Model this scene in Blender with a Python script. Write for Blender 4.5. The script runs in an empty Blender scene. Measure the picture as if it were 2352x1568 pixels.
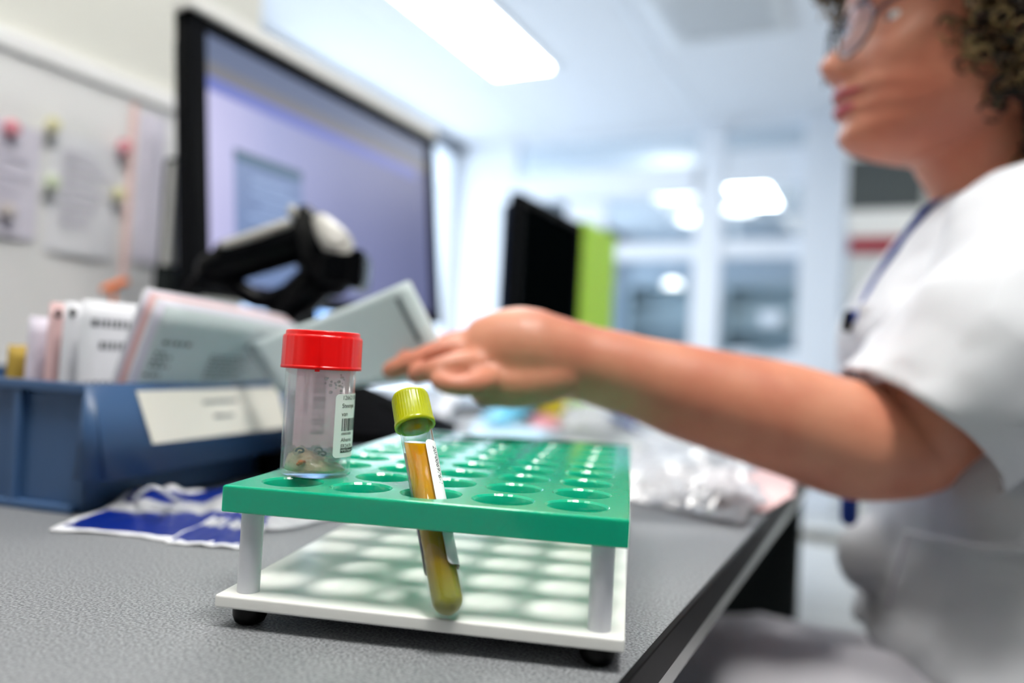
import bpy, bmesh, math, random
from mathutils import Vector, Matrix, noise
V = Vector
random.seed(7)
scene = bpy.context.scene
COL = scene.collection
HB = 0.74                                   # bench height above the floor; all coordinates below are relative to the bench top
PI = math.pi
FPX = 1753.23
CAMZ = 0.10485
DK = 1.169
R0 = V((0.8974743743, 0.4375656416, 0.0554622101))      # camera right
R1 = V((0.0377532796, 0.0490742309, -0.9980813643))     # camera down
R2 = V((-0.4394478779, 0.8978463282, 0.0275233266))     # camera forward

def at(u, v, d):
    """point seen at pixel (u, v) at depth d metres"""
    return V((0, 0, CAMZ)) + (R0 * ((u - 1176) / FPX) + R1 * ((v - 784) / FPX) + R2) * (d * DK)
def atz(u, v, z):
    r = R0 * ((u - 1176) / FPX) + R1 * ((v - 784) / FPX) + R2
    return V((0, 0, CAMZ)) + r * ((z - CAMZ) / r.z)

# ------------------------------------------------------------------ materials
MATS = {}
def srgb(r, g, b):
    f = lambda c: (c / 255 / 12.92) if c / 255 <= 0.04045 else ((c / 255 + 0.055) / 1.055) ** 2.4
    return (f(r), f(g), f(b), 1)
def mat(name, rgb, rough=0.5, metal=0.0, trans=0.0, ior=1.45, sss=0.0, sssr=(1, 0.5, 0.3), ssss=0.01, spec=0.5,
        bump=0.0, bscale=200.0, mix=None, mixscale=20.0, coat=0.0, emit=None, estr=0.0, mixdetail=4.0, alpha=1.0, sheen=0.0):
    m = bpy.data.materials.new(name); m.use_nodes = True
    nt = m.node_tree; p = nt.nodes['Principled BSDF']
    c = srgb(*rgb)
    p.inputs['Base Color'].default_value = c
    p.inputs['Roughness'].default_value = rough
    p.inputs['Metallic'].default_value = metal
    p.inputs['Transmission Weight'].default_value = trans
    p.inputs['IOR'].default_value = ior
    p.inputs['Specular IOR Level'].default_value = spec
    p.inputs['Coat Weight'].default_value = coat
    p.inputs['Alpha'].default_value = alpha
    p.inputs['Sheen Weight'].default_value = sheen
    if sss:
        p.inputs['Subsurface Weight'].default_value = sss
        p.inputs['Subsurface Radius'].default_value = sssr
        p.inputs['Subsurface Scale'].default_value = ssss
    if emit:
        p.inputs['Emission Color'].default_value = srgb(*emit)
        p.inputs['Emission Strength'].default_value = estr
    if bump or mix:
        tc = nt.nodes.new('ShaderNodeTexCoord')
    if mix:
        n = nt.nodes.new('ShaderNodeTexNoise'); n.inputs['Scale'].default_value = mixscale; n.inputs['Detail'].default_value = mixdetail
        r = nt.nodes.new('ShaderNodeValToRGB')
        r.color_ramp.elements[0].position = 0.35; r.color_ramp.elements[1].position = 0.65
        r.color_ramp.elements[0].color = c; r.color_ramp.elements[1].color = srgb(*mix)
        nt.links.new(tc.outputs['Object'], n.inputs['Vector']); nt.links.new(n.outputs['Fac'], r.inputs['Fac'])
        nt.links.new(r.outputs['Color'], p.inputs['Base Color'])
    if bump:
        n2 = nt.nodes.new('ShaderNodeTexNoise'); n2.inputs['Scale'].default_value = bscale; n2.inputs['Detail'].default_value = 3
        b = nt.nodes.new('ShaderNodeBump'); b.inputs['Strength'].default_value = bump; b.inputs['Distance'].default_value = 0.002
        nt.links.new(tc.outputs['Object'], n2.inputs['Vector']); nt.links.new(n2.outputs['Fac'], b.inputs['Height'])
        nt.links.new(b.outputs['Normal'], p.inputs['Normal'])
    MATS[name] = m
    return m
def clear(name, rgb, gloss=1.0, rough=0.03, ior=1.45, body=0.0, bodyrgb=(240, 240, 245)):
    """thin clear plastic or glass: see-through with Fresnel reflection and an optional milky share"""
    m = bpy.data.materials.new(name); m.use_nodes = True; nt = m.node_tree
    for n in list(nt.nodes):
        if n.type != 'OUTPUT_MATERIAL': nt.nodes.remove(n)
    out = [n for n in nt.nodes if n.type == 'OUTPUT_MATERIAL'][0]
    t = nt.nodes.new('ShaderNodeBsdfTransparent'); t.inputs[0].default_value = srgb(*rgb)
    g = nt.nodes.new('ShaderNodeBsdfGlossy'); g.inputs['Roughness'].default_value = rough
    g.inputs['Color'].default_value = (gloss, gloss, gloss, 1)
    lw = nt.nodes.new('ShaderNodeLayerWeight'); lw.inputs['Blend'].default_value = 0.5
    pw_ = nt.nodes.new('ShaderNodeMath'); pw_.operation = 'POWER'; pw_.inputs[1].default_value = 4.0; nt.links.new(lw.outputs['Facing'], pw_.inputs[0])
    fr = nt.nodes.new('ShaderNodeMath'); fr.operation = 'MULTIPLY_ADD'; f0 = ((ior - 1) / (ior + 1)) ** 2; fr.inputs[1].default_value = 0.6; fr.inputs[2].default_value = f0; nt.links.new(pw_.outputs[0], fr.inputs[0])
    mx = nt.nodes.new('ShaderNodeMixShader')
    last = t.outputs[0]
    if body:
        d = nt.nodes.new('ShaderNodeBsdfDiffuse'); d.inputs[0].default_value = srgb(*bodyrgb)
        tl = nt.nodes.new('ShaderNodeBsdfTranslucent'); tl.inputs[0].default_value = srgb(*bodyrgb)
        m0 = nt.nodes.new('ShaderNodeMixShader'); m0.inputs[0].default_value = 0.5
        nt.links.new(d.outputs[0], m0.inputs[1]); nt.links.new(tl.outputs[0], m0.inputs[2])
        m1 = nt.nodes.new('ShaderNodeMixShader'); m1.inputs[0].default_value = body
        nt.links.new(t.outputs[0], m1.inputs[1]); nt.links.new(m0.outputs[0], m1.inputs[2]); last = m1.outputs[0]
    nt.links.new(fr.outputs[0], mx.inputs[0]); nt.links.new(last, mx.inputs[1]); nt.links.new(g.outputs[0], mx.inputs[2])
    nt.links.new(mx.outputs[0], out.inputs[0])
    MATS[name] = m
    return m

mat('wall', (226, 226, 218), 0.8, bump=0.05, bscale=150)
mat('wall_slate', (108, 112, 118), 0.8)
mat('wall_grey', (150, 154, 158), 0.8)
mat('wall_cool', (230, 233, 238), 0.8)
mat('ceiling', (222, 226, 232), 0.85, bump=0.04, bscale=90)
mat('floor', (196, 200, 202), 0.4, mix=(186, 190, 192), mixscale=8)
mat('frame_white', (232, 238, 246), 0.45)
mat('dark_frame', (50, 62, 80), 0.5)
mat('aluminium', (178, 180, 176), 0.32, metal=0.75, bump=0.05, bscale=400)
mat('laminate_edge', (10, 10, 11), 0.45, spec=0.1)
mat('pedestal', (38, 44, 44), 0.6, spec=0.08)
mat('base_white', (238, 238, 234), 0.24, sss=0.25, sssr=(1, 1, 1), ssss=0.003, bump=0.02, bscale=600)
mat('post_white', (222, 224, 230), 0.35, sss=0.3, sssr=(1, 1, 1), ssss=0.003)
mat('rack_green', (0, 176, 136), 0.18, sss=0.4, sssr=(0.04, 1.0, 0.75), ssss=0.004, bump=0.05, bscale=500, coat=0.5)
mat('rubber', (8, 8, 9), 0.35, spec=0.2)
mat('red_plastic', (232, 0, 2), 0.3, sss=0.3, sssr=(1, 0.05, 0.05), ssss=0.002)
mat('lime_cap', (172, 178, 0), 0.25, sss=0.5, sssr=(1, 1, 0.1), ssss=0.003)
mat('sticker', (246, 247, 248), 0.45)
mat('ink', (16, 16, 18), 0.5)
mat('ink_faint', (150, 140, 152), 0.6)
mat('ink_pale', (196, 180, 190), 0.6)
clear('jar_plastic', (252, 252, 253), rough=0.05, body=0.13)
clear('sticker_pink', (250, 225, 230), rough=0.4, body=0.95, bodyrgb=(255, 214, 224))
clear('tube_glass', (252, 252, 252), rough=0.02, ior=1.55)
clear('film', (240, 243, 248), rough=0.12, body=0.75, bodyrgb=(242, 243, 246))
clear('lens', (238, 240, 250), rough=0.02, ior=1.6)
clear('pane', (242, 247, 250), rough=0.02, ior=1.3, gloss=0.7)
clear('gel_clear', (236, 240, 240), rough=0.06, ior=1.7, body=0.12)
mat('specimen', (226, 208, 170), 0.25, sss=0.3, ssss=0.003, mix=(206, 190, 150), mixscale=250, bump=0.4, bscale=300, spec=0.8)
mat('specimen_spot', (196, 110, 50), 0.3, mix=(160, 90, 50), mixscale=300)
mat('gel_dark', (40, 52, 70), 0.15, spec=1.0)
mat('bin_blue', (62, 92, 132), 0.38, bump=0.03, bscale=300)
mat('paper', (232, 233, 238), 0.75)
mat('paper_grey', (198, 210, 212), 0.75)
mat('paper_pink', (232, 196, 196), 0.75)
mat('paper_lilac', (226, 222, 236), 0.75)
mat('paper_cream', (236, 233, 222), 0.7)
mat('paper_yellow', (190, 160, 70), 0.7)
mat('print_grey', (120, 128, 134), 0.8)
mat('print_dark', (64, 68, 76), 0.8)
mat('monitor_black', (6, 8, 12), 0.4, spec=0.06)
mat('monitor_side', (30, 42, 66), 0.3, spec=0.25)
mat('shell_white', (226, 226, 222), 0.4)
mat('screen_off', (4, 7, 8), 0.5, spec=0.0)
mat('lime_board', (186, 236, 70), 0.5, sss=0.2, ssss=0.01)
mat('black_plastic', (5, 6, 8), 0.25, spec=0.12)
mat('grey_plastic', (178, 176, 170), 0.2)
mat('keyboard', (9, 10, 12), 0.4, spec=0.05)
mat('key', (14, 15, 18), 0.35, spec=0.08)
mat('blue_print', (8, 34, 120), 0.3)
mat('cyan', (90, 190, 226), 0.4)
mat('cyan_pale', (188, 222, 244), 0.35)
mat('blue_pen', (48, 70, 170), 0.3)
mat('orange', (250, 130, 40), 0.4)
mat('yellow', (236, 222, 60), 0.4)
mat('rose', (228, 150, 160), 0.45)
mat('magnet_red', (228, 150, 162), 0.4)
mat('magnet_grey', (200, 192, 190), 0.4)
mat('magnet_yellow', (226, 222, 180), 0.4)
mat('magnet_green', (214, 224, 196), 0.4)
mat('tape_pink', (246, 212, 208), 0.6)
mat('board', (240, 240, 240), 0.35)
mat('board_rim', (248, 248, 248), 0.4)
mat('skin', (208, 142, 114), 0.42, sss=0.12, sssr=(1, 0.35, 0.2), ssss=0.01, mix=(190, 114, 90), mixscale=16, bump=0.12, bscale=220)
mat('lips', (176, 70, 84), 0.35)
mat('eye_white', (225, 222, 220), 0.2)
mat('eye_iris', (52, 66, 80), 0.15)
mat('hair_dark', (34, 25, 14), 0.5)
mat('hair_mid', (96, 74, 42), 0.45)
mat('hair_blond', (142, 120, 76), 0.4)
mat('uniform', (212, 214, 220), 0.8, bump=0.12, bscale=900, sheen=0.1)
mat('uniform_lining', (206, 200, 212), 0.85)
mat('trousers', (226, 224, 232), 0.85, bump=0.12, bscale=900)
mat('piping', (14, 52, 140), 0.6)
mat('undershirt', (110, 20, 44), 0.8)
mat('glasses_rim', (46, 34, 48), 0.25, metal=0.4)
mat('chair_black', (12, 13, 14), 0.6)
mat('chrome', (190, 190, 195), 0.2, metal=0.9)
mat('lamp', (255, 255, 255), 0.5, emit=(255, 252, 246), estr=12.0)
mat('lamp_main', (255, 255, 255), 0.5, emit=(255, 252, 246), estr=38.0)
mat('lamp_far', (255, 255, 255), 0.5, emit=(255, 252, 246), estr=3.0)
mat('grey_blue', (188, 200, 212), 0.6)
mat('grey_teal', (170, 186, 194), 0.6)
mat('cabinet_dark', (70, 76, 76), 0.5)
mat('cabinet_light', (200, 202, 200), 0.5)
mat('red_stripe', (150, 36, 52), 0.5)
mat('leaf', (60, 120, 84), 0.5)
mat('facade', (176, 200, 232), 0.6)
mat('facade_glass', (120, 160, 210), 0.2)
mat('grille', (232, 236, 240), 0.6)

def mat_bench():
    m = mat('bench_top', (150, 152, 155), 0.46, spec=0.45)
    nt = m.node_tree; p = nt.nodes['Principled BSDF']
    tc = nt.nodes.new('ShaderNodeTexCoord')
    n = nt.nodes.new('ShaderNodeTexNoise'); n.inputs['Scale'].default_value = 900; n.inputs['Detail'].default_value = 3
    r = nt.nodes.new('ShaderNodeValToRGB')
    r.color_ramp.elements[0].position = 0.36; r.color_ramp.elements[0].color = srgb(88, 91, 94)
    r.color_ramp.elements[1].position = 0.64; r.color_ramp.elements[1].color = srgb(154, 156, 160)
    b = nt.nodes.new('ShaderNodeBump'); b.inputs['Strength'].default_value = 0.45; b.inputs['Distance'].default_value = 0.0006
    nt.links.new(tc.outputs['Object'], n.inputs['Vector']); nt.links.new(n.outputs['Fac'], r.inputs['Fac'])
    nt.links.new(r.outputs['Color'], p.inputs['Base Color']); nt.links.new(n.outputs['Fac'], b.inputs['Height'])
    nt.links.new(b.outputs['Normal'], p.inputs['Normal'])
mat_bench()
def mat_urine():
    # amber liquid, greener and duller in the sediment at the bottom (object z runs along the tube)
    m = mat('urine', (214, 156, 8), 0.06, trans=0.04, ior=1.33, sss=0.6, sssr=(1, .85, .02), ssss=.006, spec=0.12)
    nt = m.node_tree; p = nt.nodes['Principled BSDF']
    tc = nt.nodes.new('ShaderNodeTexCoord'); sp = nt.nodes.new('ShaderNodeSeparateXYZ')
    r = nt.nodes.new('ShaderNodeValToRGB'); mr = nt.nodes.new('ShaderNodeMapRange')
    mr.inputs['From Min'].default_value = 0.0; mr.inputs['From Max'].default_value = 0.075
    e = r.color_ramp.elements
    e[0].position = 0.0; e[0].color = srgb(150, 152, 66)
    e[1].position = 1.0; e[1].color = srgb(214, 148, 0)
    k = e.new(0.13); k.color = srgb(150, 132, 4)
    k = e.new(0.24); k.color = srgb(190, 148, 0)
    k = e.new(0.55); k.color = srgb(244, 176, 0)
    nt.links.new(tc.outputs['Object'], sp.inputs[0]); nt.links.new(sp.outputs['Z'], mr.inputs['Value'])
    nt.links.new(mr.outputs[0], r.inputs['Fac']); nt.links.new(r.outputs['Color'], p.inputs['Base Color'])
mat_urine()
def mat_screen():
    # view-angle falloff of the panel painted into the emission, lilac running to slate
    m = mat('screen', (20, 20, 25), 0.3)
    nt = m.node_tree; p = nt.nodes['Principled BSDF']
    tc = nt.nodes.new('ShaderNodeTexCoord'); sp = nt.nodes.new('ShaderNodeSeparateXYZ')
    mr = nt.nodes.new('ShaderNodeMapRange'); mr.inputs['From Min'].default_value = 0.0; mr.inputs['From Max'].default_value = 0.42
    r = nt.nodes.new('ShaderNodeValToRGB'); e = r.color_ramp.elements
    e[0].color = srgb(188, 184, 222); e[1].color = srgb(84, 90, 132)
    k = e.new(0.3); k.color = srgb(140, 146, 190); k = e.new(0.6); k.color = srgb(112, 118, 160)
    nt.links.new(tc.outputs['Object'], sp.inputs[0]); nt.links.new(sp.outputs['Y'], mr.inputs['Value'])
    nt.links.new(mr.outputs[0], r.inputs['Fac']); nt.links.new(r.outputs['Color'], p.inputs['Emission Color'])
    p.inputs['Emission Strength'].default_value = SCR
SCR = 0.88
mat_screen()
for nm, c in dict(scr_bar=(86, 98, 128), scr_taupe=(104, 104, 112), scr_blue=(92, 104, 176), scr_win=(102, 124, 166), scr_title=(44, 84, 108), scr_text=(140, 164, 204)).items():
    mat(nm, (10, 10, 12), 0.3, emit=c, estr=SCR)

# ------------------------------------------------------------------ mesh building
class MB:
    def __init__(s): s.v = []; s.f = []; s.m = []; s.sm = []
    def add(s, vs, fs, mi=0, smooth=False):
        o = len(s.v); s.v += [V(p) for p in vs]
        for f in fs: s.f.append([i + o for i in f]); s.m.append(mi); s.sm.append(smooth)
        return s
    def merge(s, o, mi=None):
        k = len(s.v); s.v += o.v
        for f, m, q in zip(o.f, o.m, o.sm): s.f.append([i + k for i in f]); s.m.append(m if mi is None else mi); s.sm.append(q)
        return s
    def xf(s, M): s.v = [M @ p for p in s.v]; return s
    def box(s, c, d, mi=0, rot=None, bev=0.0):
        c = V(c); h = V(d) / 2
        if bev <= 0:
            vs = [V((x * h.x, y * h.y, z * h.z)) for x in (-1, 1) for y in (-1, 1) for z in (-1, 1)]
            fs = [(0, 1, 3, 2), (4, 6, 7, 5), (0, 4, 5, 1), (2, 3, 7, 6), (0, 2, 6, 4), (1, 5, 7, 3)]
            sm = False
        else:
            bm = bmesh.new(); bmesh.ops.create_cube(bm, size=1)
            for q in bm.verts: q.co = V((q.co.x * d[0], q.co.y * d[1], q.co.z * d[2]))
            bmesh.ops.bevel(bm, geom=bm.edges[:], offset=bev, segments=3, affect='EDGES', profile=0.5)
            bm.verts.ensure_lookup_table()
            vs = [q.co.copy() for q in bm.verts]; fs = [[q.index for q in f.verts] for f in bm.faces]; bm.free(); sm = False
        if rot is not None: vs = [rot @ q for q in vs]
        return s.add([q + c for q in vs], fs, mi, sm)
    def lathe(s, prof, seg=48, M=None, mi=0, smooth=True):
        vs = []; fs = []
        for r, z in prof:
            for k in range(seg):
                a = 2 * PI * k / seg; vs.append(V((r * math.cos(a), r * math.sin(a), z)))
        n = len(prof)
        for i in range(n - 1):
            for k in range(seg):
                k2 = (k + 1) % seg; fs.append((i * seg + k, i * seg + k2, (i + 1) * seg + k2, (i + 1) * seg + k))
        if M is not None: vs = [M @ p for p in vs]
        return s.add(vs, fs, mi, smooth)
    def loft(s, rings, cap=True, mi=0, smooth=True, closed=True):
        n = len(rings[0]); vs = [p for r in rings for p in r]; fs = []
        for i in range(len(rings) - 1):
            for k in range(n if closed else n - 1):
                k2 = (k + 1) % n; fs.append((i * n + k, i * n + k2, (i + 1) * n + k2, (i + 1) * n + k))
        if cap and closed:
            fs.append(list(range(n))[::-1]); fs.append([(len(rings) - 1) * n + k for k in range(n)])
        return s.add(vs, fs, mi, smooth)
    def tube(s, pts, rad, seg=12, mi=0, flat=1.0, up=None, round_ends=True):
        """tapered tube along pts; rad is a number or a list; flat squeezes along the second axis"""
        pts = [V(p) for p in pts]; n = len(pts)
        if not isinstance(rad, (list, tuple)): rad = [rad] * n
        rad = list(rad)
        if round_ends:
            d0 = (pts[0] - pts[1]).normalized(); d1 = (pts[-1] - pts[-2]).normalized()
            P = []; Rr = []
            for a in (0.98, 0.8, 0.45): P.append(pts[0] + d0 * rad[0] * a); Rr.append(rad[0] * math.sqrt(max(0.0, 1 - a * a)))
            P += pts; Rr += rad
            for a in (0.45, 0.8, 0.98): P.append(pts[-1] + d1 * rad[-1] * a); Rr.append(rad[-1] * math.sqrt(max(0.0, 1 - a * a)))
            pts, rad = P, Rr; n = len(pts)
        u = V(up) if up else None
        rings = []; prev = None
        for i in range(n):
            t = (pts[min(i + 1, n - 1)] - pts[max(i - 1, 0)])
            t = t.normalized() if t.length > 1e-9 else V((0, 0, 1))
            if u is not None: a = u - t * u.dot(t)
            elif prev is not None: a = prev - t * prev.dot(t)
            else: a = V((0, 0, 1)) - t * t.z
            if a.length < 1e-4: a = V((1, 0, 0)) - t * t.x
            a.normalize(); prev = a; b = t.cross(a)
            rings.append([pts[i] + a * (rad[i] * flat * math.cos(2 * PI * k / seg)) + b * (rad[i] * math.sin(2 * PI * k / seg)) for k in range(seg)])
        return s.loft(rings, True, mi)
    def ball(s, c, r, mi=0, seg=16, rot=None):
        c = V(c); r = V(r) if hasattr(r, '__len__') else V((r, r, r))
        prof = [(math.sin(PI * i / 12), -math.cos(PI * i / 12)) for i in range(13)]
        t = MB().lathe(prof, seg)
        t.v = [V((p.x * r.x, p.y * r.y, p.z * r.z)) for p in t.v]
        if rot is not None: t.v = [rot @ p for p in t.v]
        t.v = [p + c for p in t.v]
        return s.merge(t, mi)
def smoothpath(pts, n=6):
    """Catmull-Rom through the points (works for tuples of any length)"""
    P = [V(p) if not isinstance(p, V) else p for p in pts]; out = []
    for i in range(len(P) - 1):
        p0 = P[max(i - 1, 0)]; p1 = P[i]; p2 = P[i + 1]; p3 = P[min(i + 2, len(P) - 1)]
        for k in range(n):
            t = k / n
            out.append(0.5 * ((2 * p1) + (p2 - p0) * t + (2 * p0 - 5 * p1 + 4 * p2 - p3) * t * t + (3 * p1 - p0 - 3 * p2 + p3) * t ** 3))
    out.append(P[-1]); return out
def interp(x, xs, ys):
    if x <= xs[0]: return ys[0]
    for i in range(len(xs) - 1):
        if x <= xs[i + 1]:
            t = (x - xs[i]) / (xs[i + 1] - xs[i]); t = t * t * (3 - 2 * t) * 0.5 + t * 0.5
            return ys[i] + (ys[i + 1] - ys[i]) * t
    return ys[-1]

ORG = {}
def link(name, mb, mats, org=V((0, 0, 0)), weld=True):
    me = bpy.data.meshes.new(name)
    me.from_pydata([p - org for p in mb.v], [], mb.f)
    if not isinstance(mats, (list, tuple)): mats = [mats]
    for m in mats: me.materials.append(MATS[m])
    me.polygons.foreach_set('material_index', mb.m); me.polygons.foreach_set('use_smooth', mb.sm)
    if weld:
        bm = bmesh.new(); bm.from_mesh(me); bmesh.ops.remove_doubles(bm, verts=bm.verts, dist=1e-6)
        bmesh.ops.recalc_face_normals(bm, faces=bm.faces); bm.to_mesh(me); bm.free()
    me.update()
    o = bpy.data.objects.new(name, me); COL.objects.link(o); return o
def tag(o, label, cat, group=None):
    o['label'] = label; o['category'] = cat
    if group: o['group'] = group
    return o
def thing(name, label, cat, loc=(0, 0, 0), group=None):
    o = bpy.data.objects.new(name, None); COL.objects.link(o); o.empty_display_size = 0.02
    loc = V(loc); o.location = loc + V((0, 0, HB)); ORG[o.name] = loc
    return tag(o, label, cat, group)
def part(name, mb, mats, parent, label=None, weld=True):
    org = ORG[parent.name]
    o = link(name, mb, mats, org, weld); o.parent = parent; ORG[o.name] = org
    # a sub-part sits under a part whose own location is zero, so the same origin serves
    if label: o['label'] = label
    return o
def single(name, mb, mats, label, cat, loc=None, group=None):
    if loc is None: loc = sum(mb.v, V((0, 0, 0))) / len(mb.v); loc.z = min(p.z for p in mb.v)
    loc = V(loc); o = link(name, mb, mats, loc); o.location = loc + V((0, 0, HB)); ORG[o.name] = loc
    return tag(o, label, cat, group)
def struct(name, mb, mats, parent=None):
    if parent is not None: o = part(name, mb, mats, parent)
    else:
        o = link(name, mb, mats); o.location = (0, 0, HB); ORG[o.name] = V((0, 0, 0)); o['kind'] = 'structure'
    return o
def bevel(o, w, seg=3):
    b = o.modifiers.new('bevel', 'BEVEL'); b.width = w; b.segments = seg; b.limit_method = 'ANGLE'; return o
def textmesh(body, size, font=None, extrude=0.0):
    c = bpy.data.curves.new('t', 'FONT'); c.body = body; c.size = size; c.resolution_u = 4
    ob = bpy.data.objects.new('t', c)
    COL.objects.link(ob)
    dg = bpy.context.evaluated_depsgraph_get(); dg.update()
    me = bpy.data.meshes.new_from_object(ob.evaluated_get(dg))
    m = MB(); m.add([v.co.copy() for v in me.vertices], [list(p.vertices) for p in me.polygons])
    bpy.data.objects.remove(ob); bpy.data.meshes.remove(me); bpy.data.curves.remove(c)
    return m

# ------------------------------------------------------------------ room
FZ = -HB; CZ = 1.86; XW = -3.2; YP = 5.42
m = MB().box((0.5, 4.0, FZ - 0.05), (8.6, 14, 0.1)); struct('floor', m, 'floor')
m = MB().box((0.5, 4.0, CZ + 0.05), (8.6, 14, 0.1)); struct('ceiling', m, 'ceiling')
for i, x in enumerate((-2.45, -1.25, -0.05, 1.15)):
    pass
# near wall stub behind the bench
m = MB().box((-0.96, -0.81, (CZ + FZ) / 2), (0.12, 3.38, CZ - FZ)); struct('wall_left', m, 'wall')
# window wall: sill, lintel, piers; windows between
m = MB()
def wx(y0, y1, z0, z1): m.box((XW - 0.1, (y0 + y1) / 2, (z0 + z1) / 2), (0.2, y1 - y0, z1 - z0))
wins = [(1.3, 2.7), (3.0, 5.34), (5.6, 7.3), (7.6, 9.4)]
wx(-3, 11, FZ, -0.15); wx(-3, 11, CZ - 0.05, CZ)
edges = [-3] + [e for w in wins for e in w] + [11]
for k in range(0, len(edges), 2): wx(edges[k], edges[k + 1], -0.15, CZ - 0.05)
struct('wall_outer', m, 'wall_cool')
for k, (y0, y1) in enumerate(wins):
    m = MB()
    z0, z1 = -0.15, CZ - 0.05
    for (a, b, c, d) in [(y0, y0 + 0.05, z0, z1), (y1 - 0.05, y1, z0, z1), (y0, y1, z0, z0 + 0.05), (y0, y1, z1 - 0.05, z1), ((y0 + y1) / 2 - 0.025, (y0 + y1) / 2 + 0.025, z0, z1)]:
        m.box((XW - 0.05, (a + b) / 2, (c + d) / 2), (0.06, b - a, d - c))
    w = struct('window_%d' % (k + 1), m, 'frame_white')
    g = MB().box((XW - 0.05, (y0 + y1) / 2, (z0 + z1) / 2), (0.006, y1 - y0 - 0.1, z1 - z0 - 0.1))
    part('glazing', g, 'pane', w)
m = MB().box((XW + 0.02, 4.0, CZ - 0.03), (0.05, 14, 0.05)); struct('trim_1', m, 'dark_frame')
# house outside the windows
b = thing('building', 'pale blue office block seen outside the bright windows', 'building', (-14, 9, FZ))
part('facade', MB().box((-14, 9, 1.0), (2, 16, 5)), 'facade', b)
for i in range(9):
    for j in range(3):
        part('window_strip', MB().box((-12.98, 2.5 + i * 1.6, -0.6 + j * 1.5), (0.06, 0.5, 1.1)), 'facade_glass', b)

# glazed partition at YP
m = MB()
def py(x0, x1, z0, z1, dy=0.0, t=0.08): m.box(((x0 + x1) / 2, YP + dy, (z0 + z1) / 2), (x1 - x0, t, z1 - z0))
Xp = lambda u, v=600: (lambda r: r.x * YP / r.y)(R0 * ((u - 1176) / FPX) + R1 * ((v - 784) / FPX) + R2)
Zp = lambda u, v: (lambda r: CAMZ + r.z * YP / r.y)(R0 * ((u - 1176) / FPX) + R1 * ((v - 784) / FPX) + R2)
xl, xa, xb, xc = XW, Xp(1196), Xp(1385), Xp(1600)
xd, xe, xf_, xg = Xp(1650), Xp(1838), Xp(1938), 3.6
zt = CZ - 0.04
py(xl, Xp(1180), FZ, CZ)
py(xb - 0.30, xb, FZ, 1.35); py(xc - 0.02, xd + 0.02, FZ, CZ); py(xe, xf_, FZ, CZ, 0, 0.16)
py(Xp(1180), xe, zt, CZ, 0, 0.05); py(Xp(1180), xc, Zp(1500, 450), Zp(1500, 388)); py(xd, xe, Zp(1740, 425), Zp(1740, 345), 0.0, 0.05)
py(xb, xc, Zp(1500, 596), Zp(1500, 560), 0, 0.05); py(xd, xe, Zp(1740, 592), Zp(1740, 550), 0, 0.05)
py(Xp(1180), xe, FZ, Zp(1740, 815), 0, 0.06)
pw = struct('wall_back', m, 'frame_white')
g = MB()
for (x0, x1) in ((Xp(1180), xc), (xd, xe)): g.box(((x0 + x1) / 2, YP + 0.03, (CZ + 0) / 2 + 0.1), (x1 - x0, 0.006, CZ - 0.25))
part('glazing', g, 'pane', pw)
# room beyond the partition
m = MB().box((0.5, 9.7, (CZ + FZ) / 2), (8.6, 0.12, CZ - FZ)); struct('wall_far', m, 'grey_blue')
m = MB().box((3.7, 4.0, (CZ + FZ) / 2), (0.1, 14, CZ - FZ)); struct('wall_right', m, 'wall_grey')
m = MB().box((0.2, -2.6, (CZ + FZ) / 2), (7.0, 0.1, CZ - FZ)); struct('wall_rear', m, 'wall_slate')
for k, (x0, x1) in enumerate([(-2.9, -1.9), (-1.7, -0.7)]):
    sh = thing('storage_shelf', ['grey open shelf unit beyond the glazed partition, left one', 'grey open shelf unit beyond the glazed partition, right one'][k], 'shelf', ((x0 + x1) / 2, 9.3, FZ))
    part('back_panel', MB().box(((x0 + x1) / 2, 9.45, FZ + 0.95), (x1 - x0, 0.03, 1.9)), 'grey_teal', sh)
    for z in (0.05, 0.5, 0.95, 1.4, 1.88): part('shelf_board', MB().box(((x0 + x1) / 2, 9.28, FZ + z), (x1 - x0, 0.36, 0.03)), 'grey_teal', sh)
    for x in (x0, x1): part('side_panel', MB().box((x, 9.28, FZ + 0.95), (0.03, 0.36, 1.9)), 'grey_teal', sh)
boxes = [(-2.6, 0.97), (-2.2, 0.97), (-2.45, 0.52), (-1.5, 0.97), (-1.2, 1.42), (-0.95, 0.97), (-1.35, 0.52), (-1.02, 0.52)]
words = ['left end', 'middle', 'lower shelf, left unit', 'upper shelf of the right unit, left end', 'top shelf of the right unit', 'upper shelf of the right unit, right end', 'lower shelf of the right unit, left', 'lower shelf of the right unit, right']
for (x, z), wd in zip(boxes, words):
    single('storage_box', MB().box((x, 9.25, FZ + z + 0.09), (0.24, 0.24, 0.16), bev=0.01), 'paper', 'white box beyond the glass, %s' % wd, 'box', group='white boxes beyond the partition')
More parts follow.
